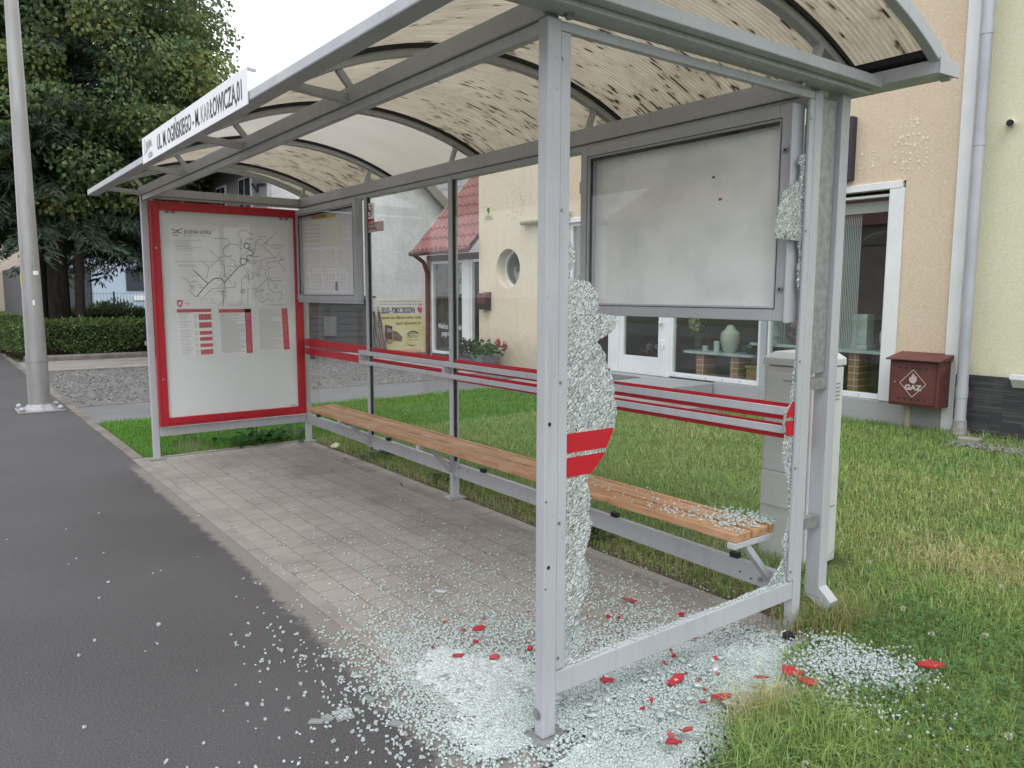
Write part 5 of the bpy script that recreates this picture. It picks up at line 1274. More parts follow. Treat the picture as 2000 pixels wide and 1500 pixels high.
MB().box(-21.05, -20.95, 4.45, 4.50, 0, 7).box(-21.05, -20.95, 4.66, 4.71, 0, 7).build('leg', MT['concrete_l'], up)
b = MB()
for k in range(18): b.box(-21.04, -20.96, 4.501, 4.659, .0 if k == 0 else k*.40, .9 if k == 0 else k*.40+.1)
b.build('rung', MT['concrete_l'], up)
rp2 = tag(MB().add([(-22,4.0,.0),(-22,5.2,.75),(-22,5.2,0),(-23.5,4.0,.0),(-23.5,5.2,.75),(-23.5,5.2,0)], [(0,2,1),(3,4,5),(0,1,4,3),(1,2,5,4),(2,0,3,5)]).build('concrete_ramp', MT['concrete_l']), 'pale sloping concrete slab beside the utility pole', 'ramp')
opp = thing('street_houses', 'long unseen dull brown house row across the road, added for reflections', 'building', (-3, -30, 0))  # house row out of view, added so the glass has something to reflect
MB().box(-24, 14, -36, -26, 0, 5.2).build('wall', M('dull_house_wall', (.42,.36,.33), .9, 0, (.50,.46,.42), .5), opp)
MB().prism([(-36.4,5.2),(-31,8.2),(-25.6,5.2)], 0, -24.3, 14.3).build('roof', MT['tile'], opp)
for k in range(9):
    for z in (.9, 3.2): 
        f = MB().box(-22+k*4, -20.7+k*4, -25.99, -25.93, z, z+1.5).build('window', MT['white'], opp); MB().box(-21.9+k*4, -20.8+k*4, -25.929, -25.92, z+.1, z+1.4).build('pane', MT['dark'], f)
# ================================================================== VEGETATION
def unit(a): return a/np.maximum(np.linalg.norm(a, axis=-1, keepdims=True), 1e-9)
def leaves(P, D, L, W, C, bend=.25):
    """quads: base, side, tip, side, folded a little along the midrib"""
    n = len(P); D = unit(D); S = unit(np.cross(D, rng.normal(size=(n, 3)))); N = np.cross(S, D)
    L, W = np.broadcast_to(L, n)[:, None], np.broadcast_to(W, n)[:, None]
    V = np.stack([P, P+D*L*.5+S*W+N*W*bend, P+D*L, P+D*L*.5-S*W+N*W*bend], 1).reshape(-1, 3)
    F = np.arange(4*n).reshape(-1, 4)
    return V, F, np.repeat(C, 4, 0)
def hues(n, base, var=.35, alt=None, frac=0.0):
    C = np.array(base)[None]*rng.uniform(1-var, 1+var, (n, 1))*rng.uniform(.92, 1.08, (n, 3))
    if alt is not None:
        k = rng.random(n) < frac; C[k] = np.array(alt)*rng.uniform(.75, 1.2, (k.sum(), 1))
    return C
def limb_mesh(b, a, c, r0, r1, n=6, sag=.0, k=4, seed=0):
    rr = random.Random(seed); a, c = np.array(a, float), np.array(c, float); pts = []; rs = []
    for i in range(k+1):
        t = i/k; p = a+(c-a)*t; p[2] += sag*math.sin(math.pi*t)
        if 0 < i < k: p += np.array([rr.uniform(-.06, .06) for _ in range(3)])*np.linalg.norm(c-a)*.4
        pts.append(tuple(p)); rs.append(r0+(r1-r0)*t)
    b.path(pts, rs, n); return pts
def broadleaf(name, lb, base, h, tr, cc, cr, nclump, nleaf, colr, alt, altf, ls=.16, seed=1, bark=MT['bark_l'], lean=(0,0), zmin=1.6, group='trees beyond the hedge'):
    global rng
    rng = np.random.default_rng(seed); rr = random.Random(seed)
    t = thing(name, lb, 'tree', (*base, 0), group)
    b = MB(); top = (base[0]+lean[0], base[1]+lean[1], h)
    mid = (base[0]+lean[0]*.3, base[1]+lean[1]*.3, h*.45)
    b.path([(*base, -.05), (base[0], base[1], .5), mid, top], [tr*1.35, tr, tr*.75, tr*.2], 12)
    tk = b.build('trunk', bark, t, smooth=True)
    Ps, Ds, Cs, Ls = [], [], [], []; b2 = MB()
    for i in range(nclump):
        d = unit(rng.normal(size=3)); r = rng.uniform(.35, 1.0)**.45
        p = np.array(cc)+d*np.array(cr)*r
        if p[2] < zmin: p[2] = zmin+rng.random()*.6
        s = rng.uniform(.45, .95)
        if i % 3 == 0:
            zt = min(max(p[2]*.75, h*.2), h*.9); q = (base[0]+lean[0]*zt/h, base[1]+lean[1]*zt/h, zt)
            b2 = MB(); limb_mesh(b2, q, p, tr*.28, .015, 5, .2, 4, i); b2.build('limb', bark, tk, smooth=True)
        m = int(nleaf*s*s*1.6)
        pp = p+unit(rng.normal(size=(m, 3)))*np.array((s, s, s*.6))*rng.uniform(.2, 1, (m, 1))**.5
        dd = (pp-p)*.6+np.array((0, 0, -.35))+rng.normal(size=(m, 3))*.35
        tone = rng.uniform(.65, 1.3); c = hues(m, np.array(colr)*tone, .25, alt, altf if rng.random() < .5 else altf*.1)
        if rng.random() < altf*.9: c = hues(m, alt, .3)
        Ps.append(pp); Ds.append(dd); Cs.append(c)
    P, D, C = np.concatenate(Ps), np.concatenate(Ds), np.concatenate(Cs)
    V, F, CC = leaves(P, D, rng.uniform(.7, 1.25, len(P))*ls, rng.uniform(.28, .42, len(P))*ls, C)
    npmesh('crown', V, [F], MT['leaf'], CC, t)
    return t
def conifer(name, lb, base, h, tr, z0, rmax, nb, colr, seed=1, group='trees beyond the hedge', shape=.75, step=.13, bark=MT['bark']):
    global rng
    rng = np.random.default_rng(seed)
    t = thing(name, lb, 'tree', (*base, 0), group)
    b = MB(); b.path([(*base, -.05), (*base, .6), (*base, h*.5), (*base, h)], [tr*1.3, tr, tr*.62, .03], 12); tk = b.build('trunk', bark, t, smooth=True)
    Ps, Ds, Cs, Ls = [], [], [], []; b2 = MB()
    for i in range(nb):
        z = z0+(h-z0)*rng.random()**1.15; f = 1-(z-z0)/(h-z0)
        R_ = rmax*(f**shape)*rng.uniform(.7, 1.08)+.25; a = rng.uniform(0, 6.283)
        d = np.array((math.cos(a), math.sin(a), 0)); n = max(5, int(R_/step))
        tt = np.linspace(.12, 1, n)
        up = rng.uniform(.0, .25)
        pts = np.array((*base, z))+d*R_*tt[:, None]+np.array((0,0,1))*(R_*(up*tt-.55*tt**2+.18*tt**3))[:, None]
        if i % 4 == 0: MB().path([tuple(p) for p in pts[::max(1, n//4)]], [tr*.16*(1-.8*k/4) for k in range(len(pts[::max(1, n//4)]))], 4).build('limb', bark, tk, smooth=True)
        tone = rng.uniform(.55, 1.35)
        for k in range(n):
            m = 15; w = .10+.32*R_*.3*(1-tt[k]*.6)
            s = np.array((-d[1], d[0], 0))
            off = rng.uniform(-1, 1, (m, 1))*s*w+rng.normal(size=(m, 3))*.05
            Ps.append(pts[k]+off); Ds.append(d*rng.uniform(.1, .9, (m, 1))+s*np.sign(off@s)[:, None]*.6+np.array((0,0,-.55))+rng.normal(size=(m, 3))*.25)
            Cs.append(hues(m, np.array(colr)*tone, .3))
    P, D, C = np.concatenate(Ps), np.concatenate(Ds), np.concatenate(Cs)
    V, F, CC = leaves(P, D, rng.uniform(.13, .27, len(P)), rng.uniform(.012, .024, len(P)), C, .1)
    npmesh('crown', V, [F], MT['leaf'], CC, t)
    return t
DG = (.075, .112, .072)
conifer('spruce_tree', 'dark spruce with the leftmost trunk just right of the lamp post', (-16.0, .86), 15, .21, 3.0, 3.6, 300, DG, 21)
conifer('spruce_tree', 'dark spruce with the thickest trunk beside the lamp post', (-15.6, 1.24), 17, .26, 3.1, 3.9, 300, (.07,.106,.072), 22)
broadleaf('maple_tree', 'maple with thin pale grey trunk and yellowish green leaf clumps', (-15.4, 1.66), 12, .12, (-15.0, 2.3, 6.6), (2.6, 3.3, 4.4), 250, 330, (.115,.175,.075), (.23,.26,.09), .20, .125, 23, lean=(.2,.5), zmin=3.3)
broadleaf('maple_tree', 'leafy tree reaching left out of frame above the lamp post', (-17.5, -1.2), 12, .16, (-16.2, -.6, 6.8), (2.3, 2.6, 4.6), 190, 300, (.112,.175,.075), (.21,.24,.08), .2, .125, 24, zmin=2.6)
conifer('larch_tree', 'feathery larch behind the poster case reaching highest at right', (-19, 4.3), 15, .2, 2.6, 3.6, 300, (.095,.135,.085), 25)
broadleaf('ash_tree', 'loose leafed tree peeping over the stop name board', (-20, 6.4), 8.2, .14, (-20, 6.6, 5.4), (1.4, 1.7, 2.6), 70, 130, (.075,.105,.05), None, 0, .13, 26, zmin=2.5)
def hedge(name, lb, x0, x1, y0, y1, h, n, colr, seed, group='clipped hedges'):
    global rng
    rng = np.random.default_rng(seed)
    t = thing(name, lb, 'hedge', ((x0+x1)/2, (y0+y1)/2, 0), group)
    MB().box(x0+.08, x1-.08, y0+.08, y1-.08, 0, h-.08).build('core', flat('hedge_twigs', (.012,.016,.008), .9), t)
    A = [(y1-y0)*h, (y1-y0)*h, (x1-x0)*h, (x1-x0)*h, (x1-x0)*(y1-y0)]; A = np.array(A)/sum(A)
    f = rng.choice(5, n, p=A); u, v = rng.random(n), rng.random(n)
    P = np.zeros((n, 3)); Nn = np.zeros((n, 3))
    for k in range(5):
        q = f == k
        if k < 2: P[q] = np.stack([np.full(q.sum(), (x0, x1)[k]), y0+(y1-y0)*u[q], h*v[q]], -1); Nn[q] = (-1 if k == 0 else 1, 0, 0)
        elif k < 4: P[q] = np.stack([x0+(x1-x0)*u[q], np.full(q.sum(), (y0, y1)[k-2]), h*v[q]], -1); Nn[q] = (0, -1 if k == 2 else 1, 0)
        else: P[q] = np.stack([x0+(x1-x0)*u[q], y0+(y1-y0)*v[q], np.full(q.sum(), h)], -1); Nn[q] = (0, 0, 1)
    lump = .05*np.sin(P[:, 0]*5+1.3*P[:, 1]*4)*np.cos(P[:, 2]*7+P[:, 1]*3)
    P += Nn*(lump+rng.normal(size=n)*.035)[:, None]+rng.normal(size=(n, 3))*.02
    C = hues(n, colr, .45, (colr[0]*2.2, colr[1]*1.8, colr[2]*1.5), .15)
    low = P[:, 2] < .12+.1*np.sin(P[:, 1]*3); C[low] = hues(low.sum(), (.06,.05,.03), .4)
    V, F, CC = leaves(P, Nn*.6+rng.normal(size=(n, 3))*.6+(0,0,.25), rng.uniform(.045, .085, n), rng.uniform(.014, .024, n), C)
    npmesh('foliage', V, [F], MT['leaf'], CC, t)
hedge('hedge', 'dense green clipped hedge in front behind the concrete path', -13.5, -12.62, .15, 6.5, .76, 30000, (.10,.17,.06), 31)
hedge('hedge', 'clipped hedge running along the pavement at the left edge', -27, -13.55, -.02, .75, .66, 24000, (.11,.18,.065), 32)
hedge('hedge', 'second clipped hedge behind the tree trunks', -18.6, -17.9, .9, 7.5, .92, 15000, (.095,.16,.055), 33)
def shrub(name, lb, c, r, n, colr, seed, L=.14, up=.3, group=None, cat='shrub'):
    global rng
    rng = np.random.default_rng(seed); t = thing(name, lb, cat, (c[0], c[1], 0), group)
    d = unit(rng.normal(size=(n, 3))); d[:, 2] = np.abs(d[:, 2])
    P = np.array((c[0], c[1], 0.0))+d*np.array(r)*(rng.uniform(.72, 1.05, (n, 1))+.12*np.sin(d[:, :1]*9+d[:, 1:2]*7))
    V, F, CC = leaves(P, d*.7+rng.normal(size=(n, 3))*.5+(0,0,up), rng.uniform(.6, 1.3, n)*L, rng.uniform(.1, .2, n)*L, hues(n, colr, .4))
    npmesh('foliage', V, [F], MT['leaf'], CC, t)
    MB().tube((c[0], c[1], -.02), (c[0], c[1], r[2]*.6), .05, .02, 8).build('stem', MT['bark'], t)
shrub('juniper_shrub', 'spreading green juniper mound behind the second hedge', (-22, 3.55), (1.2, 1.35, 1.05), 9000, (.085,.13,.06), 41)
for k, (x, y, r, h) in enumerate(((-21,-1.35,.75,.95),(-21.5,-.3,.7,.75),(-23,-.85,.85,1.25),(-20.4,-.15,.55,.55),(-22,-2.2,.8,1.2))):
    shrub('clipped_shrub', ('rounded light green clipped shrub near the left edge', 'low light green cushion shrub beside the lamp post', 'taller rounded green shrub behind the others at the left edge', 'smallest light green cushion shrub at the second hedge', 'rounded shrub mostly outside the left edge')[k], (x, y), (r, r, h), 3500, (.12,.18,.07), 50+k, .08, .1, 'clipped shrubs')
shrub('column_cypress', 'slim pointed cypress standing against the beige building', (-30, -1.75), (.32, .32, 1.9), 2500, (.045,.085,.03), 60, .14, .9)
# ---- lawn
def lawn_blades(n, xy, L, Wd, colr, lean=.5):
    """xy (n,2); 5-vertex tapering bent blades"""
    a = rng.uniform(0, 6.283, n); d = np.stack([np.cos(a), np.sin(a), np.zeros(n)], -1); s = np.stack([-np.sin(a), np.cos(a), np.zeros(n)], -1)
    ln = np.abs(rng.normal(size=n))*lean+.12
    P = np.concatenate([xy, np.full((n, 1), -.012)], 1)
    up = np.array((0, 0, 1.0))
    m1 = P+up*(L*.55)[:, None]+d*(L*.22*ln)[:, None]; tp = P+up*(L*np.clip(1-.32*ln, .25, 1))[:, None]+d*(L*.85*ln)[:, None]
    w = s*(Wd/2)[:, None]
    V = np.stack([P-w, P+w, m1-w*.8, m1+w*.8, tp], 1).reshape(-1, 3)
    i = np.arange(n)[:, None]*5
    return V, i+np.array([[0,1,3,2]]), i+np.array([[2,3,4]]), np.repeat(colr, 5, 0)
def fbm(xy, s, seed):
    r = np.random.default_rng(seed); o = np.zeros(len(xy)); amp = 1
    for k in range(4):
        for q in range(3):
            d = r.normal(size=2); d /= np.linalg.norm(d); o += amp*np.sin((xy@d)*s*2**k+r.uniform(0, 6.28))/3
        amp *= .6
    return o
def region(polys):
    """polys: list of (x0,x1,y0,y1,density)"""
    out = []
    for x0, x1, y0, y1, dn in polys:
        n = int((x1-x0)*(y1-y0)*dn); out.append(np.stack([rng.uniform(x0, x1, n), rng.uniform(y0, y1, n)], -1))
    return np.concatenate(out)
rng = np.random.default_rng(77)
xy = region([(-.1,5.58,1.5,1.72,5200),(-2.4,5.58,1.72,3.2,5200),(-2.4,5.58,3.2,5.40,3800),(1.32,5.58,5.4,6.98,3600),(-2.4,-.10,-.04,1.72,6500),(5.58,6.2,1.45,6.9,7500),(5.58,7.4,-.1,1.45,13000),(6.2,7.4,1.45,3.4,7000),(7.4,12,-.1,6.9,500),(6.2,9.5,3.4,6.9,1200)])
xy += rng.normal(size=xy.shape)*.01
x, y = xy[:, 0], xy[:, 1]
# lawn edge against paving, bare corner and the spilt glass
edge = 5.80+.12*np.sin(y*3+.6)+.10*np.sin(y*7.3)+np.clip(.35-y, 0, .5)*.30
edge = np.where(y > .95, edge-np.clip((y-.95)*1.0, 0, .24), edge)
keep = ~((x > 5.5) & (y < 1.45) & (x < edge+rng.normal(size=len(x))*.03))
keep &= ~((x < 5.58) & (x > -.05) & (y < 1.80+.08*np.sin(x*4)+.06*np.sin(x*11)) & (rng.random(len(x)) > .42))
keep &= ~((x > -1.0) & (x < -.12) & (y > .25) & (y < .62) & (x > -.75+.3*np.sin(y*9)) & (rng.random(len(x)) > .15))   # worn bare patch under the poster case
keep &= ~((x > 4.75) & (x < 5.21) & (y > 2.2) & (y < 2.5))
tail = np.exp(-(((x-5.88)/.14)**2+((y-1.30)/.14)**2)*.5); keep &= rng.random(len(x)) > tail*.75
xy = xy[keep]; x, y = xy[:, 0], xy[:, 1]; n = len(xy)
f1, f2 = fbm(xy, 1.1, 1), fbm(xy, 3.2, 2)
dry = np.clip(.03+.13*f1+.10*f2, 0, .6)
dry += .55*np.exp(-(((x-5.5)/.5)**2+((y-2.95)/.30)**2))+.5*np.exp(-(((x-4.5)/.25)**2+((y-2.05)/.25)**2))     # straw coloured patches
dry += 1.1*np.exp(-(((x-5.74)/.13)**2+((y-.74)/.20)**2))
dry[(x < -.1)] *= .25
rich = np.clip(.5+.5*fbm(xy, 1.7, 5), 0, 1); rich[x < -.1] = 1
isdry = rng.random(n) < np.clip(dry, 0, .92)
g = np.array((.33,.405,.135))*(1-rich[:, None])+np.array((.215,.355,.105))*rich[:, None]
g = g*rng.uniform(.6, 1.45, (n, 1)); g[x < -.1] = np.array((.135,.300,.045))*rng.uniform(.65, 1.4, ((x < -.1).sum(), 1))
yel = np.array((.56,.50,.26))*rng.uniform(.6, 1.3, (n, 1)); C = np.where(isdry[:, None], yel, g)
L = rng.uniform(.035, .085, n)*(1+.25*f2)
tall = np.exp(-(((x-5.95)/.25)**2+((y-.55)/.40)**2))+.9*np.exp(-(((x-5.74)/.1)**2+((y-.74)/.17)**2)); L *= 1+1.0*tall
L *= 1+.9*np.clip((y-6.3)/.6, 0, 1)
L = np.where((x < 5.58) & (y < 1.95) & (y > 1.45), L*1.15, L)
Wd = np.where(y > 3, .0055, np.where((x > 5.58) & (y < 2), .0034, .0045))*rng.uniform(.7, 1.3, n)
V, Fq, Ft, CC = lawn_blades(n, xy, L, Wd, C, 1.0)
tag(npmesh('grass', V, [Fq, Ft], MT['blade'], CC), kind='stuff')
# dry straw lying on the bare strip behind the shelter
n = 5200; xs = rng.uniform(0, 5.6, n); ys = rng.uniform(1.5, 1.82, n)
k = rng.random(n) < np.where(xs > 4.0, .9, .45); xs, ys = xs[k], ys[k]; n = len(xs)
V, F, CC = leaves(np.stack([xs, ys, rng.uniform(-.004, .02, n)], -1), rng.normal(size=(n, 3))*(1,1,.12), rng.uniform(.03, .09, n), np.full(n, .0016), hues(n, (.36,.28,.15), .5))
tag(npmesh('straw', V, [F], MT['blade'], CC), kind='stuff')
# clover among the grass
n = 5200; cxy = np.stack([rng.uniform(5.62, 7.0, n), rng.uniform(.15, 2.5, n)], -1)
k = (fbm(cxy, 2.2, 9)+.15+.5*np.exp(-((cxy[:, 1]-1.4)/.6)**2) > .1) & (cxy[:, 0] > 5.86-np.clip((cxy[:, 1]-.95)*.3, 0, .25)+.03) & (rng.random(n) > .9*np.exp(-(((cxy[:, 0]-5.88)/.14)**2+((cxy[:, 1]-1.30)/.14)**2)*.5))
cxy = cxy[k]; n = len(cxy); V, F, C = [], [], []
hz = rng.uniform(.025, .06, n); r = rng.uniform(.006, .0115, n); th = rng.uniform(0, 6.283, n); tl = rng.normal(size=(n, 2))*.3
hexa = np.array([(0,0),(.55,.42),(1.0,.62),(1.25,.35),(1.12,0),(1.25,-.35),(1.0,-.62),(.55,-.42)])
parts = []
for q in range(3):
    a = th+q*2.094; c, s = np.cos(a), np.sin(a)
    X = (hexa[None, :, 0]*c[:, None]-hexa[None, :, 1]*s[:, None])*r[:, None]; Y = (hexa[None, :, 0]*s[:, None]+hexa[None, :, 1]*c[:, None])*r[:, None]
    Z = hz[:, None]+X*tl[:, :1]+Y*tl[:, 1:]+.15*np.hypot(X, Y)
    parts.append(np.stack([cxy[:, :1]+X, cxy[:, 1:]+Y, Z], -1))
V = np.stack(parts, 1).reshape(-1, 3); F = np.arange(len(V)).reshape(-1, 8)
CC = np.repeat(hues(n, (.115,.215,.075), .35), 24, 0)
tag(npmesh('clover', V, [F], MT['leaf'], CC), kind='stuff')
# white clover heads, one by one
cl_root = None
cpos = [(1802, 958), (1212, 1302)][:1]+[(1764,1192),(1925,1240),(1820,1235),(1955,1146),(1696,1347),(1775,1060),(1862,1300),(1902,1440)]
for i, (u, v) in enumerate([(1940,957),(1764,1189),(1819,1238),(1924,1242),(1697,1098),(1957,1147),(1572,1493),(1779,1059),(1970,1438)]):
    p = at(u, v, 2, .07)
    if p[1] < .2: continue
    t = thing('clover_flower', 'tiny white clover flower head in the near lawn', 'flower', (p[0], p[1], 0), 'white clover heads')
    V, F, C = [], [], []
    d = unit(rng.normal(size=(46, 3))); P = np.array((p[0], p[1], .07))+d*.006
    V, F, CC = leaves(P, d+(0,0,.3), np.full(46, .009), np.full(46, .002), hues(46, (.62,.60,.52), .15)); npmesh('head', V, [F], MT['blade'], CC, t)
    MB().tube((p[0], p[1], -.01), (p[0], p[1], .066), .0012, n=5).build('stem', flat('stem_green', (.06,.11,.03)), t)
# broad-leaved weeds at the far end of the paving
def weed(lb, c, n, L, colr, seed, spread=.1, cat='weed'):
    global rng
    rng = np.random.default_rng(seed); t = thing('weed', lb, cat, (c[0], c[1], 0), 'weeds along the paving')
    a = rng.uniform(0, 6.283, n); el = rng.uniform(.25, 1.2, n); d = np.stack([np.cos(a)*np.cos(el), np.sin(a)*np.cos(el), np.sin(el)], -1)
    P = np.stack([c[0]+rng.normal(size=n)*spread, c[1]+rng.normal(size=n)*spread, rng.uniform(0, .04, n)], -1)
    ss = unit(np.cross(d, np.array((0,0,1.0)))); LL = rng.uniform(.6, 1.2, n)[:, None]*L; W = LL*.2; dr = np.array((0,0,-1.0))
    V = np.stack([P, P+d*LL*.45+ss*W, P+d*LL*.8+dr*LL*.12+ss*W*.7, P+d*LL+dr*LL*.3, P+d*LL*.8+dr*LL*.12-ss*W*.7, P+d*LL*.45-ss*W], 1).reshape(-1, 3)
    npmesh('leaves', V, [np.arange(6*n).reshape(-1, 6)], MT['leaf'], np.repeat(hues(n, colr, .35), 6, 0), t)
weed('broad leaved dark green weed under the poster case', (-.26, .92), 46, .17, (.045,.125,.03), 81, .13)
weed('leafy green weed by the far back post of shelter', (-.22, 1.22), 40, .16, (.06,.14,.035), 82, .12)
weed('low weed growing at the foot of back kick rail under the bench far end', (1.15, 1.66), 30, .11, (.055,.11,.03), 83, .1)
weed('small weed behind the middle back post', (2.3, 1.66), 26, .10, (.06,.11,.03), 84, .12)
weed('dark leafy weed behind the kick rail near the smashed end', (3.95, 1.62), 30, .12, (.035,.07,.022), 85, .06)
V, Fq, Ft, CC = lawn_blades(2400, np.stack([rng.normal(5.52, .06, 2400), rng.normal(1.62, .12, 2400)], -1), rng.uniform(.06, .17, 2400), np.full(2400, .003), hues(2400, (.20,.30,.09), .4, (.46,.38,.19), .4), .7)
ttf = npmesh('grass_tuft', V, [Fq, Ft], MT['blade'], CC); tag(ttf, 'ragged half dry grass tuft at the foot of near back post', 'grass tuft')
wb = tag(MB().tube((-.20, 1.0, 0), (-.19, 1.0, .24), .006, .004, 6).build('stick', MT['bark']), 'thin dark upright stick below the poster case', 'stick')
for k, (lb, u, v, s_, c_) in enumerate((('crumpled pale yellow paper scrap on paving below the bench', 655, 874, .05, (.62,.60,.42)), ('crumpled clear plastic wrapper under the bench kick rail', 733, 884, .06, (.42,.45,.45)))):
    p = at(u, v, 2, .01); rr = random.Random(k+3); b = MB()
    import bmesh
    bm_ = bmesh.new(); bmesh.ops.create_icosphere(bm_, subdivisions=2, radius=s_)
    for vv in bm_.verts: vv.co = Vector((vv.co.x*rr.uniform(.6,1.2), vv.co.y*rr.uniform(.6,1.2), vv.co.z*rr.uniform(.3,.8)))+Vector((p[0], p[1], s_*.45))
    me = bpy.data.meshes.new('litter'); bm_.to_mesh(me); bm_.free(); me.materials.append(flat('litter_%s' % ('yellow', 'grey')[k], c_, .6)); o = bpy.data.objects.new('litter', me); link(o); tag(o, lb, 'litter', 'litter by the bench')
kc = thing('loose_clip', 'black glazing clip fallen among the glass at the near back post', 'clip', (5.494, 1.36, .03))
MB().box(5.505, 5.545, 1.30, 1.34, .018, .042).build('body', MT['black'], kc, bevel=.003); MB().box(5.497, 5.5045, 1.305, 1.335, .019, .040).build('end', MT['paper'], kc, bevel=.002)

# ================================================================== BROKEN GLASS
rng = np.random.default_rng(99)
CUBE = np.array([(-1,-1,-1),(1,-1,-1),(1,1,-1),(-1,1,-1),(-1,-1,1),(1,-1,1),(1,1,1),(-1,1,1)], float)
CF_ = np.array([(3,2,1,0),(4,5,6,7),(0,1,5,4),(1,2,6,5),(2,3,7,6),(3,0,4,7)])
def chips(P, size, flatn=.8, tilt=.35, big=None):
    n = len(P); q = rng.normal(size=(n, 4)); q[:, 1:3] *= tilt; q[:, 0] = np.abs(q[:, 0])+.3; q[:, 3] *= 1.2; q = unit(q)
    w, x, y, z = q.T
    Rm = np.stack([1-2*(y*y+z*z), 2*(x*y-z*w), 2*(x*z+y*w), 2*(x*y+z*w), 1-2*(x*x+z*z), 2*(y*z-x*w), 2*(x*z-y*w), 2*(y*z+x*w), 1-2*(x*x+y*y)], -1).reshape(n, 3, 3)
    B = CUBE[None]*np.stack([size*rng.uniform(.55, 1.35, n), size*rng.uniform(.55, 1.2, n), np.minimum(size*flatn, .0042)*np.ones(n)], -1)[:, None]
    B = B*rng.uniform(.62, 1.1, (n, 8, 1))
    V = np.einsum('nij,nkj->nki', Rm, B)+P[:, None]
    return V.reshape(-1, 3), (np.arange(n)[:, None, None]*8+CF_[None]).reshape(-1, 4)
def clump(n, c, sd, rot=0.0, pre=None):
    p = rng.normal(size=(n, 2))*np.array(sd); a = rad(rot); return p@np.array(((math.cos(a), math.sin(a)), (-math.sin(a), math.cos(a))))+np.array(c)
core = np.concatenate([clump(8500, (5.50, .52), (.16, .36)), clump(4200, (5.36, .28), (.15, .24)), clump(2600, (5.18, .12), (.17, .16)), clump(2600, (5.25, .75), (.18, .26)), clump(2200, (5.62, 1.02), (.11, .22)), clump(1500, (5.02, .20), (.16, .14)), clump(1100, (4.98, -.05), (.20, .12)), clump(1500, (5.55, .08), (.10, .13)), clump(2300, (5.68, .26), (.08, .20)), clump(700, (5.30, -.12), (.18, .08)), clump(2600, (4.88, .16), (.20, .22)), clump(900, (4.62, .0), (.22, .14))])
sca = np.concatenate([clump(1500, (4.75, .35), (.36, .36)), clump(700, (4.3, .55), (.5, .38)), clump(420, (3.7, .5), (.6, .4)), clump(60, (2.6, .6), (.8, .4)), clump(750, (4.85, 1.05), (.35, .22))])
tailp = np.concatenate([clump(1500, (5.80, 1.22), (.08, .10), -20), clump(1100, (5.92, 1.34), (.08, .09)), clump(260, (5.95, .98), (.08, .07)), clump(80, (6.2, 1.0), (.10, .2)), clump(300, (5.70, 1.40), (.07, .05))])
def mass(p):     # how much glass lies around a point: lifts the heap
    return np.exp(-.5*(((p[:, 0]-5.48)/.2)**2+((p[:, 1]-.48)/.42)**2))
# the near post stands clear of the heap
def clear(p): return ~((p[:, 0] > 5.40) & (p[:, 0] < 5.50) & (p[:, 1] > -.035) & (p[:, 1] < .085)) & ~((p[:, 0] > 5.42) & (p[:, 0] < 5.52) & (p[:, 1] > 1.40) & (p[:, 1] < 1.50))
core = np.concatenate([core, core[rng.random(len(core)) < .75]+rng.normal(size=(0, 2))]) if False else np.concatenate([core, core+rng.normal(size=core.shape)*.035])
thin = np.exp(-.5*(((core[:, 0]-5.52)/.22)**2+((core[:, 1]-.55)/.5)**2)); core = core[rng.random(len(core)) < np.clip(.62+.5*fbm(core, 7.0, 33)+.6*thin, .12, 1)]
core, sca = core[clear(core)], sca[clear(sca)]
corner = (core[:, 0] > 5.47) & (core[:, 1] < .14) & (core[:, 1] > -.2) & (core[:, 0] < 5.60); core = core[~(corner & (rng.random(len(core)) < .8))]
def zz(p, base=.004): return base+-.022*np.clip((p[:, 0]-5.56)/.12, 0, 1)+mass(p)*rng.uniform(0, .035, len(p))
P1 = np.concatenate([np.c_[core, zz(core)], np.c_[sca, np.full(len(sca), .0045)]])
P2 = np.c_[tailp, rng.uniform(.012, .05, len(tailp))]
# on the bench, on the end rail
bn_ = np.concatenate([clump(230, (5.20, 1.33), (.10, .07)), clump(120, (5.27, 1.42), (.07, .06)), clump(70, (5.0, 1.22), (.12, .05)), clump(45, (4.7, 1.3), (.25, .08)), clump(40, (5.27, 1.21), (.05, .03))])
bn_ = bn_[(bn_[:, 0] < 5.36) & (bn_[:, 1] > 1.155) & (bn_[:, 1] < 1.50)]; P3 = np.c_[bn_, .466+.016*rng.random(len(bn_))*np.exp(-((bn_[:, 0]-5.22)/.12)**2)]
ry = np.concatenate([rng.uniform(.10, 1.38, 90), rng.normal(1.22, .09, 110), rng.normal(.17, .05, 60)]); ry = ry[(ry > .07) & (ry < 1.40)]
P4 = np.stack([rng.uniform(5.444, 5.466, len(ry)), ry, np.full(len(ry), .2355)], -1)
P5 = np.stack([rng.uniform(4.2, 5.4, 70), rng.uniform(1.49, 1.65, 70), np.full(70, .004)], -1)
allp = np.concatenate([P1, P2, P3, P4, P5])
V, F = chips(allp, rng.uniform(.0026, .0062, len(allp)))
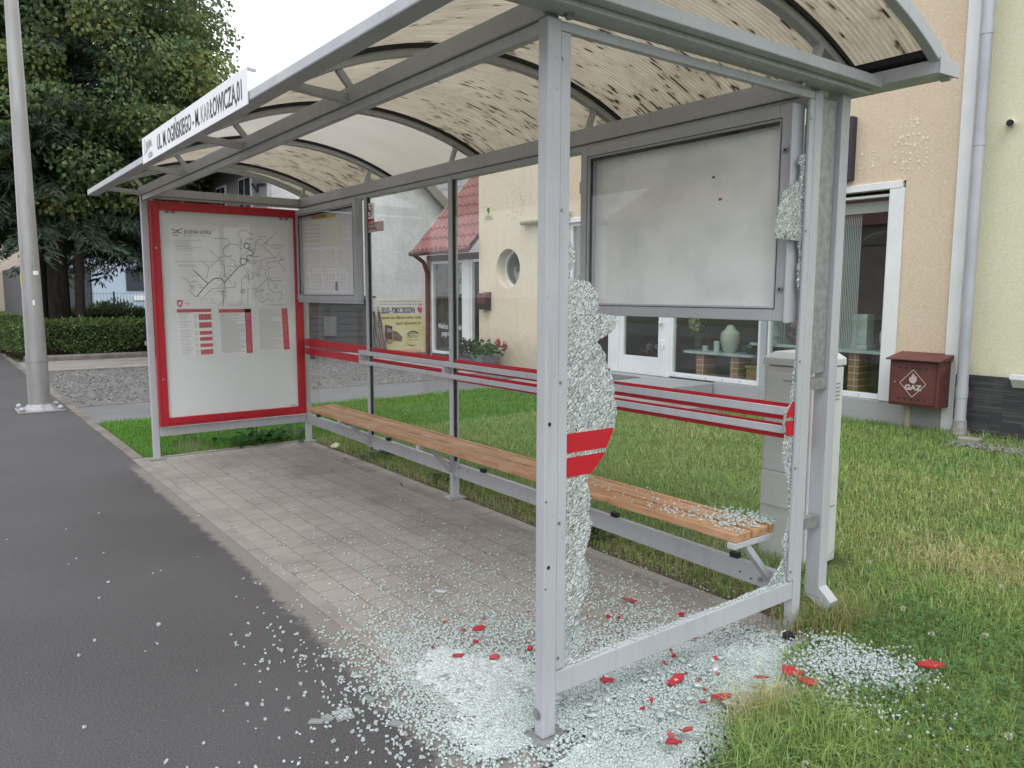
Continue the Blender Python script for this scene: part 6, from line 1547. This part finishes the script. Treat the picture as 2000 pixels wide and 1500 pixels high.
# crushed bed under the loose cubes: a lumpy sheet wherever glass lies thick
gx, gy = np.arange(4.6, 6.05, .011), np.arange(-.34, 1.62, .011)
Hh, _, _ = np.histogram2d(core[:, 0], core[:, 1], bins=[np.arange(4.6, 6.06, .011), np.arange(-.34, 1.63, .011)])
for _k in range(3): Hh = (Hh+np.roll(Hh, 1, 0)+np.roll(Hh, -1, 0)+np.roll(Hh, 1, 1)+np.roll(Hh, -1, 1))/5
ni, nj = Hh.shape; XX, YY = np.meshgrid(4.6+.011*np.arange(ni), -.34+.011*np.arange(nj), indexing='ij')
pp = np.stack([XX.ravel(), YY.ravel()], -1)
ZZ = .0035-.0235*np.clip((XX-5.56)/.12, 0, 1)+np.minimum(Hh, 3.0)*.0012+mass(pp).reshape(ni, nj)*.016+rng.random((ni, nj))*.004
fb = fbm(pp, 9.0, 21).reshape(ni, nj)[:-1, :-1]
cell = (Hh[:-1, :-1] > 2.3+1.3*fb+1.0*rng.random((ni-1, nj-1))) & clear(pp).reshape(ni, nj)[:-1, :-1]
ii, jj = np.nonzero(cell); bedV = np.stack([XX.ravel()+rng.normal(size=ni*nj)*.0015, YY.ravel()+rng.normal(size=ni*nj)*.0015, ZZ.ravel()], -1)
bedF = np.stack([ii*nj+jj, (ii+1)*nj+jj, (ii+1)*nj+jj+1, ii*nj+jj+1], -1)
# flat still-joined flakes in the heap
fk = np.concatenate([clump(70, (5.50, .55), (.14, .30)), clump(30, (5.2, .2), (.2, .2)), clump(26, (5.86, 1.26), (.09, .1))]); fk = fk[clear(fk)]
Vf, Ff = chips(np.c_[fk, .012+mass(fk)*.035], rng.uniform(.010, .020, len(fk)), .18, .2)
V = np.concatenate([V, Vf]); F = np.concatenate([F, Ff+8*len(allp)])
nv0 = len(V); V = np.concatenate([V, bedV]); gf = npmesh('glass_fragments', V, [F, bedF+nv0], MT['cubes']); tag(gf, kind='stuff')
gf.data.materials.append(MT['cube_heap']); gf.data.materials.append(MT['bed']); gf.data.polygons.foreach_set('material_index', np.concatenate([np.tile(np.array((1,1,0,0,0,0), np.int32), len(F)//6), np.full(len(bedF), 2, np.int32)]))
# the loose pieces nearest the camera, one object each
GL = 'loose clear fragment of broken safety glass lying on the dark asphalt'
protos = []
for k in range(12):
    Vp, Fp = chips(np.zeros((1, 3)), np.array([rng.uniform(.0042, .0062)]), .75, .12)
    me = bpy.data.meshes.new('glass_piece'); me.from_pydata([tuple(v) for v in Vp-np.array((0,0,Vp[:, 2].min()))], [], [tuple(int(i) for i in f) for f in Fp]); me.materials.append(MT['cubes']); me.materials.append(MT['cube_clear']); me.polygons.foreach_set('material_index', [1,1,0,0,0,0]); protos.append(me)
asp = np.concatenate([clump(190, (5.05, -.30), (.25, .12)), clump(110, (4.5, -.42), (.42, .20)), clump(45, (5.3, -.62), (.3, .16)), clump(34, (3.6, -.75), (.9, .4))])
asp = asp[(asp[:, 1] < -.155) & (asp[:, 1] > -1.6)]
asp = asp[:292] if len(asp) < 293 else asp[rng.permutation(len(asp))[:292]]
for p in asp:
    o = bpy.data.objects.new('glass_piece', random.choice(protos)); o.location = (p[0], p[1], .0006); o.rotation_euler = (0, 0, random.uniform(0, 6.28)); s = random.uniform(.65, 1.35); o.scale = (s, s, s)
    col.objects.link(o); tag(o, GL, 'glass piece', 'loose glass pieces on the asphalt')
fl_ = thing('glass_flake', 'largest flat grey green crazed flake on the asphalt', 'glass flake', (4.86, -.46, 0))
p = at(672, 1395, 2, .003)
MB().prism([(p[0]-.035, p[1]-.03), (p[0]+.03, p[1]-.038), (p[0]+.04, p[1]+.02), (p[0]-.02, p[1]+.035)], 2, .001, .008).build('flake', MT['crazed'], fl_)
for k, (u, v, a, b_, lb) in enumerate(((618,1410,.026,.012,'long clear splinter left of the big grey flake'), (641,1403,.022,.014,'short thick clear shard touching the big grey flake'), (880,1198,.05,.013,'long pale glass strip lying on the paving blocks'), (862,1156,.034,.012,'second pale glass strip further up on the paving'), (777,1415,.03,.016,'clear slab of joined cubes at the paving edge'), (720,1366,.028,.013,'clear slab of joined cubes on the asphalt near the paving'))):
    p = at(u, v, 2, .002); t = random.uniform(0, 3.1) if k not in (2, 3) else .75
    R2 = Matrix.Rotation(t, 2); pts = [R2 @ Vector(q) for q in ((-a, -b_), (a*.9, -b_*.8), (a, b_*.6), (-a*.8, b_))]
    tag(MB().prism([(p[0]+q[0], p[1]+q[1]) for q in pts], 2, .0035 if v > 1200 and u > 1000 else .0012, .0085).build('glass_strip', MT['cube_clear']), lb, 'glass shard')
# red coated pieces
RED = [(1230,1171,.030,.014,0,.02,'red oblong shard on the paving behind the crazed remnant'), (935,1227,.026,.012,.4,.014,'pointed red shard at the left end of heap'), (895,1280,.024,.017,.9,.014,'dull red oval shard left of the near post'), (965,1283,.020,.017,.2,.014,'faded pink red disc shard close left of the near post'),
 (1185,1327,.020,.020,.6,.035,'bright red five sided shard right below the end rail'), (1320,1327,.036,.020,.8,.045,'folded red shard in the middle of the heap'), (1410,1360,.040,.016,.15,.035,'long red shard at the grass edge of heap'), (1372,1370,.022,.012,1.1,.04,'narrow red shard left of the long one at the grass edge'),
 (1545,1310,.045,.026,.3,.045,'largest red plate lying on glass at lawn edge'), (1580,1330,.034,.022,.9,.05,'red plate half hidden under grass beside the largest plate'), (1485,1322,.028,.013,.1,.05,'orange red shard behind the dry grass tuft'), (1817,1297,.040,.024,2.5,.06,'red oval shard lying alone on the green lawn'),
 (1315,1448,.028,.014,.5,.035,'red shard nearest the camera at the lower heap edge'), (1345,1424,.026,.012,.9,.04,'orange tinted red shard half in grass at lower heap edge'), (1270,1366,.014,.012,.2,.035,'small square red shard with a red streak in the heap'), (1355,1246,.012,.010,.5,.03,'red shard just under the end rail at its middle'),
 (1385,1195,.022,.008,.2,.02,'thin red sliver behind the end rail')]
for (u, v, a, b_, t, z, lb) in RED:
    p = at(u, v, 2, z); a *= 1.2; b_ *= 1.35; rr = random.Random(u); n = rr.choice((4, 5, 5, 6)); R2 = Matrix.Rotation(t+.8, 2)
    angs = sorted(6.283*(k+rr.uniform(-.32, .32))/n for k in range(n)); pts = []
    for k in range(n):
        q0 = Vector((a*math.cos(angs[k]), b_*math.sin(angs[k])))*rr.uniform(.85, 1.15); q1 = Vector((a*math.cos(angs[(k+1) % n]), b_*math.sin(angs[(k+1) % n])))
        for f_i in range(3): pts.append(R2 @ (q0.lerp(q1, f_i/3)+Vector((rr.uniform(-.0022, .0022), rr.uniform(-.0022, .0022)))))
    n = len(pts); b = MB(); vs = [(q[0], q[1], -.003) for q in pts]+[(q[0], q[1], .003) for q in pts]; b.add(vs, [(k, (k+1) % n, n+(k+1) % n, n+k) for k in range(n)]+[tuple(range(n-1, -1, -1)), tuple(range(n, 2*n))])
    o = b.build('red_shard', MT['red_chip'], bevel=.001); o.location = (p[0], p[1], z); o.rotation_euler = (rr.uniform(-.25, .25), rr.uniform(-.25, .25), 0); tag(o, lb, 'red glass shard', 'red glass shards')
sm = MB().prism([(-.008,-.005),(.006,-.007),(.009,.004),(-.004,.007)], 2, -.003, .003).build('red_chip', MT['red_chip'])
SR = [(905,1230),(930,1253),(868,1215),(845,1263),(1032,1195),(946,1208),(1148,1203),(1188,1204),(1210,1206),(1310,1272),(1316,1286),(1395,1290),(1402,1320),(1255,1390),(1310,1440),(1330,1430),(1362,1340),(1298,1302),(1035,1266),(1330,1200),(1095,1110),(1500,1202),(1376,1352),(1320,1455)]
for k, (u, v) in enumerate(SR):
    o = sm if k == 0 else sm.copy()
    if k: col.objects.link(o)
    p = at(u, v, 2, .02 if v > 1260 and u > 1000 else .012); o.location = (p[0], p[1], max(p[2], .01)+.016*float(mass(np.array([p[:2]]))[0])); o.rotation_euler = (random.uniform(-.5,.5), random.uniform(-.5,.5), random.uniform(0,6)); s = random.uniform(.7, 1.6); o.scale = (s, s, s)
    tag(o, 'tiny red chip of coated glass among the clear fragments', 'red glass chip', 'tiny red glass chips')

# ================================================================== LIGHT
w = bpy.data.worlds.new('World'); sc.world = w; w.use_nodes = True; nt = w.node_tree; nt.nodes.clear()
out = nt.nodes.new('ShaderNodeOutputWorld'); bg_ = nt.nodes.new('ShaderNodeBackground')
sky = nt.nodes.new('ShaderNodeTexSky'); sky.sky_type = 'NISHITA'; sky.sun_disc = False
SUN_EL, SUN_AZ = rad(58), rad(-35)       # azimuth measured from +X
sky.sun_elevation = SUN_EL; sky.sun_rotation = rad(90)-SUN_AZ; sky.dust_density = 6; sky.air_density = 1.2; sky.ozone_density = 1
hs = nt.nodes.new('ShaderNodeHueSaturation'); hs.inputs['Saturation'].default_value = .08
mx = nt.nodes.new('ShaderNodeMix'); mx.data_type = 'RGBA'; mx.inputs[0].default_value = .8; mx.inputs[7].default_value = (10.6, 11.0, 11.7, 1)   # cloud layer over the clear sky
nt.links.new(sky.outputs[0], hs.inputs['Color']); nt.links.new(hs.outputs[0], mx.inputs[6]); nt.links.new(mx.outputs[2], bg_.inputs[0])
bg_.inputs[1].default_value = .10; nt.links.new(bg_.outputs[0], out.inputs[0])
sd = bpy.data.lights.new('sun', 'SUN'); sd.energy = .5; sd.angle = rad(25); sd.color = (1, .97, .93)
so = bpy.data.objects.new('sun', sd); col.objects.link(so)
dv = Vector((math.cos(SUN_EL)*math.cos(SUN_AZ), math.cos(SUN_EL)*math.sin(SUN_AZ), math.sin(SUN_EL))); so.rotation_euler = dv.to_track_quat('Z', 'Y').to_euler()
vs_ = sc.view_settings; vs_.view_transform = 'Standard'; vs_.look = 'None'; vs_.exposure = 0.8; vs_.gamma = 1.0
sc.cycles.use_denoising = True; sc.cycles.max_bounces = 10; sc.cycles.transparent_max_bounces = 16; sc.cycles.diffuse_bounces = 8; sc.cycles.transmission_bounces = 10; sc.cycles.caustics_reflective = False; sc.cycles.caustics_refractive = False
